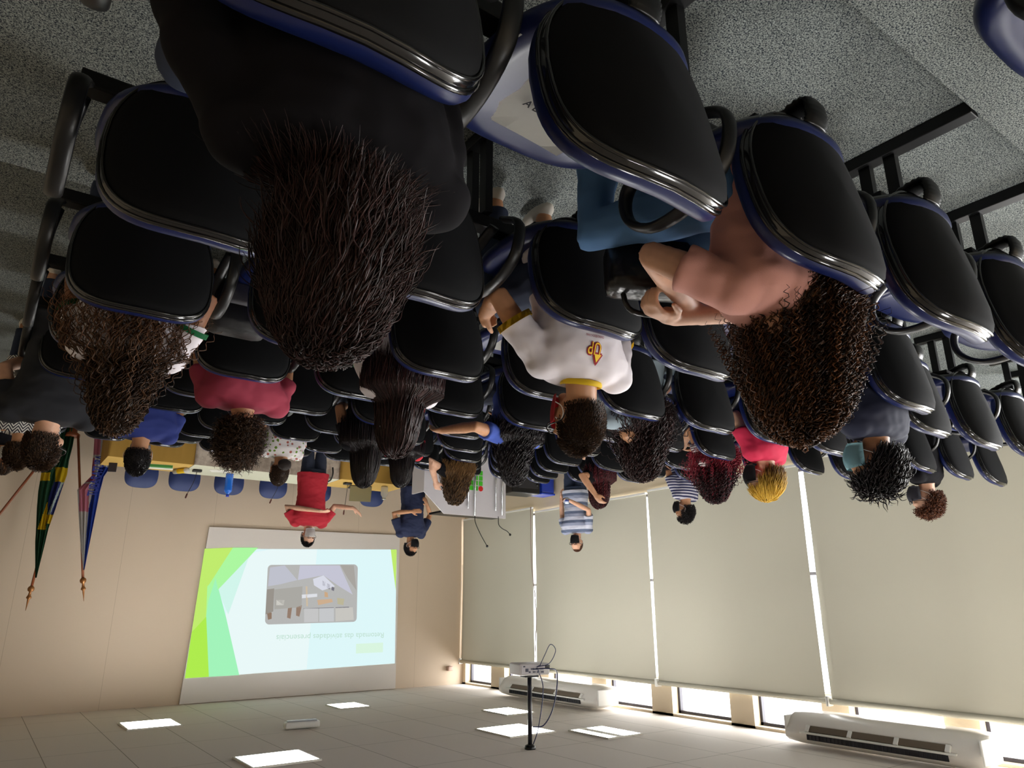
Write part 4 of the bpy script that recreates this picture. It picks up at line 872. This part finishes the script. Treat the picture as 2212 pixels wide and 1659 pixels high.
bm = BM(); lathe(bm, [(.022,-.045),(.03,.045),(.028,.045),(.02,-.04)], 18); obj('cup_wall', bm, M('cup_plastic', (214,222,232), .2), t); bm = BM(); lathe(bm, [(.0265,-.015),(.0295,.015)], 18); obj('cup_band', bm, m_bluec, t)
# lanyard of the striped curly person and the purse clip
t18, i18 = PEOPLE['P18']
bm = BM(); s = i18['sc']; tube(bm, spline([s+Vector((.07,-.02,.02)), s+Vector((.14,-.08,-.10)), s+Vector((.17,-.02,-.24))], 6), 1., 6, True, (.009,.002), (0,0,1)); obj('lanyard', bm, m_yellow, t18)
# ---------------------------------------------------------------- tables on the stage
def table(name, x0, x1, y0, y1, lab, top, skirt, folds, H=.77):
    t = thing(name, lab, 'table', ((x0+x1)/2, (y0+y1)/2, 0), 0, 'cloth covered tables on the stage'); a, b = (x1-x0)/2, (y1-y0)/2
    bm = BM(); box(bm, (-a,-b,H-.03),(a,b,H-.006), .004); obj('tabletop', bm, M('table_wood', (120,90,60), .6), t, False)
    for sx in (-1, 1):
        for sy in (-1, 1):
            bm = BM(); box(bm, (sx*(a-.06)-.02,sy*(b-.06)-.02,0),(sx*(a-.06)+.02,sy*(b-.06)+.02,H-.03)); obj('leg', bm, m_metal, t, False)
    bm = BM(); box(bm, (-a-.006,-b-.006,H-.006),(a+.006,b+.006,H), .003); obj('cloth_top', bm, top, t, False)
    bm = BM(); per = []; 
    def seg(p, q, n):
        for i in range(n): per.append((p[0]+(q[0]-p[0])*i/n, p[1]+(q[1]-p[1])*i/n))
    e = .008; seg((a+e,b+e),(a+e,-b-e),14); seg((a+e,-b-e),(-a-e,-b-e),40); seg((-a-e,-b-e),(-a-e,b+e),14); per.append((-a-e,b+e))
    rows_ = []
    for r_ in range(7):
        v = r_/6; row = []
        for i, (x, y) in enumerate(per):
            d = folds*v*math.sin(i*1.3)+folds*.6*v*math.sin(i*.47+1); nx = 1 if x > a else (-1 if x < -a else 0); ny = -1 if y < -b else 0
            row.append(bm.verts.new((x+nx*(abs(d)+.01*v), y+ny*(abs(d)+.01*v), H-.002-v*(H-.05))))
        rows_.append(row)
    for p, q in zip(rows_, rows_[1:]):
        for i in range(len(per)-1): bm.faces.new((p[i], p[i+1], q[i+1], q[i]))
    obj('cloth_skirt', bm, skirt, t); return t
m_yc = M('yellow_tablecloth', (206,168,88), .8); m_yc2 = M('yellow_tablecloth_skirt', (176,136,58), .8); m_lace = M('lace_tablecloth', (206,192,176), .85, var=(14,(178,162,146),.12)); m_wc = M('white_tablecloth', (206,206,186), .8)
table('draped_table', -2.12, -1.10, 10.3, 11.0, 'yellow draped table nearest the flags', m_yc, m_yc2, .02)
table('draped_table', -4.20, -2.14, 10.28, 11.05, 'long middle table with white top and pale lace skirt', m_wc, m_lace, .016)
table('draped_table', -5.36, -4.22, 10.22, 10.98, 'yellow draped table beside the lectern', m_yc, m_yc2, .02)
# stage chairs with blue backs
def stage_chair():
    t = thing('meeting_chair', 'x', 'chair'); bm = BM(); shell(bm, [(.1,-.02),(.9,-.015),(1.0,.0),(.98,.03),(.2,.035)], .22, .20, 3.2, .12, lambda x, z, d: (x, .02+d+.9*x*x, .77+z)); obj('backrest', bm, M('stage_chair_blue', (46,62,112), .55), t)
    bm = BM(); shell(bm, [(.1,-.03),(.97,-.02),(1.0,.01),(.2,.03)], .22, .21, 3.2, .05, lambda x, z, d: (x, .25+z, .45+d)); obj('seat', bm, M('stage_chair_blue', (46,62,112), .55), t)
    for sx in (-1, 1):
        for y in (.08, .42):
            bm = BM(); tube(bm, [(sx*.19,y,.43),(sx*.21,y+(.04 if y > .2 else -.04),0)], .012, 8); obj('leg', bm, m_metal, t)
    bm = BM(); tube(bm, [(0,.06,.42),(0,-.01,.6),(0,.01,.72)], 1., 8, True, (.03,.008), (1,0,0)); obj('back_bracket', bm, m_metal, t); return t
s0 = stage_chair(); 
for i, (x, lab) in enumerate(((-1.68,'blue chair behind the yellow table nearest the flags'),(-2.26,'blue chair behind the table edge with the paper sheet'),(-2.90,'blue chair behind the blue water bottle'),(-3.58,'blue chair behind the person in the flowered shirt, beside the red polo'),
                              (-4.32,'blue chair just beside the outstretched hand of the red polo person'),(-5.28,'blue chair behind the open laptop'))):
    o = copy_tree(s0) if i else s0; o.location = (x, 11.48, 0.0); o.rotation_euler = (0,0,PI); o['group'] = 'blue chairs behind the stage tables'; o['label'] = lab
# things on the tables
def bottle(loc, mat, lab, h=.3, r=.045):
    t = thing('bottle', lab, 'bottle', loc); bm = BM(); prof = []
    for i in range(13): prof.append((r*(1-.07*(i%2)), h*.72*i/12))
    prof += [(r*.9,h*.78),(r*.35,h*.88),(r*.33,h*.92)]; lathe(bm, prof, 20); obj('bottle_body', bm, mat, t); bm = BM(); lathe(bm, [(r*.4,h*.91),(r*.4,h)], 14); obj('cap', bm, M('cap_blue', (30,60,190), .4), t); return t
bottle((-2.72,10.72,.77), M('bottle_blue', (36,110,220), .15, coat=.5), 'tall ribbed blue water bottle on the middle table', .33, .055)
def mic(loc, tip, lab, rz=0):
    t = thing('desk_microphone', lab, 'microphone', loc, rz, 'gooseneck microphones on the tables'); bm = BM(); box(bm, (-.06,-.04,0),(.06,.05,.035), .012); obj('base', bm, m_black, t)
    bm = BM(); tube(bm, spline([(0,0,.03),(tip[0]*.3,tip[1]*.3,tip[2]*.5),tip], 6), .004, 6); obj('gooseneck', bm, m_black, t); bm = BM(); d = Vector(tip).normalized(); tube(bm, [Vector(tip), Vector(tip)+d*.05], .011, 8, ball=True); obj('capsule', bm, M('mic_head', (90,44,36), .6), t)
mic((-2.25,10.62,.77), (.10,-.04,.36), 'gooseneck microphone near the rolled tube on the middle table'); mic((-3.5,10.9,.77), (.10,-.02,.30), 'gooseneck microphone between the flowered shirt and the red polo')
mic((-4.42,10.45,.77), (.03,0,.44), 'gooseneck microphone on the yellow table, beside the raised hand')
t = thing('paper_sheet', 'loose white sheet on the middle table beside the flat microphone', 'paper', (-2.55,10.55,.772), .4); bm = BM(); box(bm, (-.14,-.1,0),(.14,.1,.003)); obj('sheet', bm, m_paper, t, False)
t = thing('folder', 'green and white paper folder lying on the yellow table', 'folder', (-1.78,10.62,.77), .2); bm = BM(); box(bm, (-.15,-.12,0),(.15,.12,.03), .005); obj('cover', bm, m_paper, t, False); bm = BM(); box(bm, (-.15,-.121,.005),(.15,-.03,.032)); obj('green_band', bm, M('folder_green', (60,140,70), .6), t, False)
t = thing('paper_roll', 'paper tube with yellow label on the yellow table', 'tube', (-2.05,10.66,.805), -.5); bm = BM(); tube(bm, [(0,-.13,0),(0,.13,.0)], .035, 18); obj('tube_wall', bm, M('tube_silver', (190,190,186), .4), t); bm = BM(); tube(bm, [(0,-.09,0),(0,.05,.0)], .0365, 18, False); obj('tube_label', bm, m_yellow, t)
t = thing('laptop', 'open laptop seen from its olive-grey back on the yellow table by the lectern', 'laptop', (-4.72,10.62,.772), .25); bm = BM(); box(bm, (-.17,-.02,0),(.17,.22,.018), .004); obj('keyboard_base', bm, m_dark, t, False)
bm = BM(); R = Matrix.Rotation(math.radians(-12), 3, 'X'); box(bm, (-.17,-.03,.01),(.17,-.018,.25), .004, 0, R, (0,-.02,.01)); obj('screen_lid', bm, M('laptop_lid', (120,112,74), .5), t, False)
t = thing('glass_jar', 'clear glass jar on the yellow table by the lectern', 'jar', (-5.05,10.45,.77)); bm = BM(); lathe(bm, [(.05,0),(.06,.03),(.055,.14),(.03,.18),(.03,.20)], 20); obj('jar_wall', bm, M('jar_glass', (205,205,200), .1, alpha=.55), t); bm = BM(); lathe(bm, [(.034,.195),(.034,.215)], 16); obj('lid', bm, m_chrome, t)
t = thing('cap', 'black cap or bag with strap on the middle table beside the red polo', 'bag', (-4.02,10.5,.77)); bm = BM(); ell(bm, (0,0,.04), (.10,.09,.055), 16, 10, lambda d, p: Vector((p.x,p.y,max(p.z,-.04)))); obj('crown', bm, m_black, t); bm = BM(); tube(bm, spline([(-.02,-.08,.04),(-.05,-.22,.02),(-.05,-.30,-.06),(-.04,-.30,-.16)], 6), .012, 8); obj('strap', bm, m_black, t)
t = thing('tall_stand', 'black stand with round foot beside the standing person in navy', 'stand', (-5.62,10.9,0)); bm = BM(); tube(bm, [(0,0,0.02),(0,0,.62)], .03, 12); obj('column', bm, m_black, t); bm = BM(); lathe(bm, [(.05,.60),(.14,.66),(.15,.68)], 20); obj('plate', bm, m_black, t); bm = BM(); lathe(bm, [(.15,0),(.14,.02),(.04,.04)], 20); obj('foot', bm, m_black, t)
t = thing('card_stand', 'small dark framed card leaning at the end of the yellow table', 'card', (-1.22,10.75,.77), .3); bm = BM(); box(bm, (-.05,-.01,0),(.05,.01,.12), .003); obj('card', bm, m_dark, t, False)
# lectern
LY = 9.1
t = thing('lectern', 'wide white lectern with green squares and red dot emblem and two microphones', 'lectern', (-5.75, LY, 0))
bm = BM(); f = [(.73,.05),(.73,1.02),(.38,1.32),(-.72,1.32),(-.72,.05)]; poly(bm, [(x,0,z) for x, z in f], 0, (0,.02,0)); obj('front_panel', bm, M('lectern_white', (206,202,206), .3), t, False)
for sx in (-.71, .71):
    bm = BM(); box(bm, (sx-.012,.02,.05),(sx+.012,.38,1.02)); obj('side_panel', bm, M('lectern_white', (206,202,206), .3), t, False)
bm = BM(); box(bm, (-.72,.02,1.27),(.42,.38,1.30), .004); obj('top', bm, m_black, t, False)
bm = BM(); box(bm, (-.74,-.02,0),(.75,.40,.05), .006); obj('plinth', bm, m_dark, t, False)
for x, h in ((-.62,1.28),(-.50,1.22),(-.12,1.32),(-.0,1.22)):
    bm = BM(); tube(bm, [(x,-.05,.05),(x,-.05,h)], .014, 12); obj('post', bm, m_chrome, t)
em_ = []
for cx, cz in ((0,1.02),(.0,.94),(.0,.86),(.085,1.10),(.085,1.02),(.085,.94),(.17,1.10),(.17,1.02),(.085,.86),(.17,.86)):
    bm = BM(); box(bm, (-.25+cx-.034,-.006,cz-.20-.034),(-.25+cx+.034,0,cz-.20+.034), .004); obj('emblem_square', bm, M('emblem_green', (70,190,40), .5), t, False)
bm = BM(); lathe(bm, [(.04,-.008),(.04,0)], 24, (-.25,0,.90), 'Y'); obj('emblem_dot', bm, M('emblem_red', (210,36,34), .5), t, False)
for x, pts in ((-.56,[(0,-.03,1.30),(0,-.04,1.42),(-.05,-.06,1.48),(-.13,-.08,1.52),(-.17,-.1,1.57)]),(-.12,[(0,-.05,1.30),(-.01,-.05,1.42),(-.09,-.08,1.60),(-.19,-.1,1.76)])):
    bm = BM(); tube(bm, spline([(x+p[0],p[1],p[2]) for p in pts], 5), .006, 8); e = Vector((x+pts[-1][0],pts[-1][1],pts[-1][2])); g_ = obj('gooseneck', bm, m_black, t); bm = BM(); ell(bm, e, (.018,.018,.02), 12, 8); obj('capsule', bm, m_black, g_)
bm = BM(); tube(bm, spline([(-.02,-.02,1.1),(.03,-.03,1.0),(0,-.02,.88)], 5), .004, 6); obj('cable', bm, m_black, t)
# loudspeaker, blue bin
t = thing('loudspeaker', 'black loudspeaker standing between the lectern and the window wall', 'loudspeaker', (-6.93, 9.35, 0), .1); bm = BM(); box(bm, (-.26,-.2,0),(.26,.2,.88), .015); obj('cabinet', bm, m_black, t, False); bm = BM(); box(bm, (-.22,-.212,.05),(.15,-.2,.8), .003); obj('grille', bm, M('grille', (40,38,40), .8), t, False)
for zz in (.62,.74):
    bm = BM(); lathe(bm, [(.022,-.222),(.022,-.2)], 16, (.2-.4,0,zz), 'Y'); obj('port', bm, m_black, t)
t = thing('storage_bin', 'bright blue bin beside the black loudspeaker', 'bin', (-7.36, 9.3, 0)); bm = BM(); box(bm, (-.13,-.15,0),(.13,.15,.84), .02); obj('bin_body', bm, M('bin_blue', (24,54,160), .4), t, False); bm = BM(); box(bm, (-.14,-.16,.84),(.14,.16,.87), .008); obj('lid', bm, M('bin_blue', (24,54,160), .4), t, False)
# hanging cable down the blinds
bm = BM(); tube(bm, spline([(WALLX+.12,9.72,1.0),(WALLX+.13,9.70,1.9),(WALLX+.12,9.60,2.7),(WALLX+.11,9.66,3.4)], 8), .006, 6); tagp(obj('hanging_cable', bm, M('cable_brown', (130,106,92), .6)), 'thin brown cable hanging between two blinds above the bin', 'cable')
# ---------------------------------------------------------------- flags
def pole(lab, a, b, group='flag poles on the stage'):
    t = thing('flag_pole', lab, 'flag pole', a, 0, group); b = Vector(b)-Vector(a); d = b.normalized()
    bm = BM(); tube(bm, [(0,0,0), b], .016, 10); obj('shaft', bm, M('pole_wood', (128,66,32), .4), t)
    q = d.to_track_quat('Z', 'Y').to_matrix()
    bm = BM(); lathe(bm, [(.014,-.02),(.034,.0),(.04,.02),(.034,.045),(.014,.06),(.018,.10),(.03,.125),(.03,.135),(.014,.15),(.012,.18),(.002,.29)], 16)
    for v in bm.verts: v.co = q @ v.co + b
    obj('finial', bm, M('finial_brass', (150,100,54), .35, .5), t); return t
FY = 11.4
A1, B1 = Vector((-.72,FY,.35)), Vector((-.60,FY,2.36)); A2, B2 = Vector((-.80,FY-.12,.35)), Vector((-1.15,FY-.12,2.25)); A3, B3 = Vector((-.62,FY-.05,.35)), Vector((.12,FY-.05,1.95))
pole('leaning flag pole that carries the green and yellow flag', A1, B1); pole('leaning flag pole that carries the white and blue flag', A2, B2); pole('third flag pole, leaning steeply out of the picture', A3, B3)
bm = BM(); lathe(bm, [(.2,0),(.2,.03),(.06,.06),(.05,.30),(.09,.33),(.09,.37)], 24); tagp(obj('flag_stand', bm, M('pole_wood', (128,66,32), .4), None, True, (-.74,FY-.06,0)), 'round wooden stand holding the three flag poles', 'flag stand')
def flag(name, lab, cols, rowsdef, Y, colf):
    """rowsdef: list of (z, xa, xb) outline of the hanging cloth; colf(u, v)-> material index"""
    bm = BM(); NU, NV = 44, 90; g = []
    for j in range(NV+1):
        v = j/NV; k = v*(len(rowsdef)-1); i = min(int(k), len(rowsdef)-2); f = k-i; z = rowsdef[i][0]*(1-f)+rowsdef[i+1][0]*f; xa = rowsdef[i][1]*(1-f)+rowsdef[i+1][1]*f; xb = rowsdef[i][2]*(1-f)+rowsdef[i+1][2]*f
        row = []
        for m_ in range(NU+1):
            u = m_/NU; wd = abs(xb-xa); y = Y + .30*wd*math.sin(u*13+v*2.2)*.35 + .02*math.sin(u*29+v*3)*min(1, wd*6); row.append(bm.verts.new((xa+(xb-xa)*u, y, z)))
        g.append(row)
    for j in range(NV):
        for m_ in range(NU): bm.faces.new((g[j][m_], g[j+1][m_], g[j+1][m_+1], g[j][m_+1])).material_index = colf((m_+.5)/NU, (j+.5)/NV)
    bmesh.ops.solidify(bm, geom=bm.faces[:], thickness=.003)
    o = obj(name, bm, cols); return tagp(o, lab, 'flag', 'flags hanging on the stage')
def X_(x, y): return atY(x, y, FY-.08)
def rows_of(lst):
    out = []
    for (ya, xa, xb) in lst: a, b = X_(xa, ya), X_(xb, ya); out.append((a.z, a.x, b.x))
    return out
RB1 = [(1248,76,79),(1170,76,98),(1140,78,105),(1095,80,121),(1060,83,132),(1020,90,146),(990,112,150),(960,125,158),(920,132,165),(860,120,170),(800,110,180)]
def brazil(u, v):
    y = 1248-448*v if False else None
    k = v*(len(RB1)-1); i = min(int(k), len(RB1)-2); f = k-i; yy = RB1[i][0]*(1-f)+RB1[i+1][0]*f; xx = (RB1[i][1]*(1-f)+RB1[i+1][1]*f)*(1-u) + (RB1[i][2]*(1-f)+RB1[i+1][2]*f)*u
    if 1086 < yy < 1145 and xx < 81+(1145-yy)*.38+.0 and xx > 0 and xx > 81: pass
    if 1084 < yy < 1145 and 81 < xx < 103 and (xx-80) > (1145-yy)*.36 and xx < 98+(1145-yy)*.1: return 1
    if 1109 < yy < 1131 and xx > 101: return 1
    if 1036 < yy < 1109 and xx > 104+max(0,(1075-yy))*.35: return 3 if abs((xx-104)-(1106-yy)*.42-3) < 2.6 else 2
    if 1008 < yy < 1046 and xx > 120: return 1
    if 1020 < yy < 1038 and xx < 108: return 1
    return 0
flag('hanging_flag', 'folded green flag with yellow and blue parts on its pole', [M('flag_green', (24,74,46), .8), M('flag_yellow', (206,178,8), .8), M('flag_navy', (38,50,116), .8), M('flag_pale', (190,206,208), .8)], rows_of(RB1), FY-.08, brazil)
RB2 = [(1232,177,180),(1170,171,192),(1115,168,203),(1075,166,211),(1060,165,214),(1030,196,222),(1012,197,234),(985,200,238),(950,202,246),(900,190,250),(850,185,255)]
def state(u, v):
    k = v*(len(RB2)-1); i = min(int(k), len(RB2)-2); f = k-i; yy = RB2[i][0]*(1-f)+RB2[i+1][0]*f; xx = (RB2[i][1]*(1-f)+RB2[i+1][1]*f)*(1-u) + (RB2[i][2]*(1-f)+RB2[i+1][2]*f)*u
    edge = 178+(1232-yy)*.085 if yy > 1100 else 189+(1100-yy)*.26
    if yy > 1008 and xx > edge: return 1
    if 1045 < yy < 1105 and 169 < xx < 189+(1100-yy)*.02: return 2
    if yy < 1045 and xx < 202 and yy > 990: return 3
    if yy < 985 and xx < 214-(985-yy)*.0 and yy > 950 and xx < 214: return 2
    return 0
fl = flag('hanging_flag', 'white, pink and blue flag with big blue lettering on its pole', [M('flag_white', (206,204,204), .8), M('flag_blue', (28,62,160), .8), M('flag_pink', (206,134,156), .8), M('flag_rose', (176,84,106), .8)], rows_of(RB2), FY-.2, state)
a, b = atY(200,1072,FY-.33), atY(219,984,FY-.33); d = b-a; ang = math.atan2(d.z, d.x)
o = text('lettering', 'TUBARATUBA', M('flag_letter', (26,42,130), .8), fl, .17, (a+b)/2, Matrix.Rotation(-ang, 3, 'Y') @ RX90, d.length, .002, True)

bpy.data.scenes.remove(WORK)
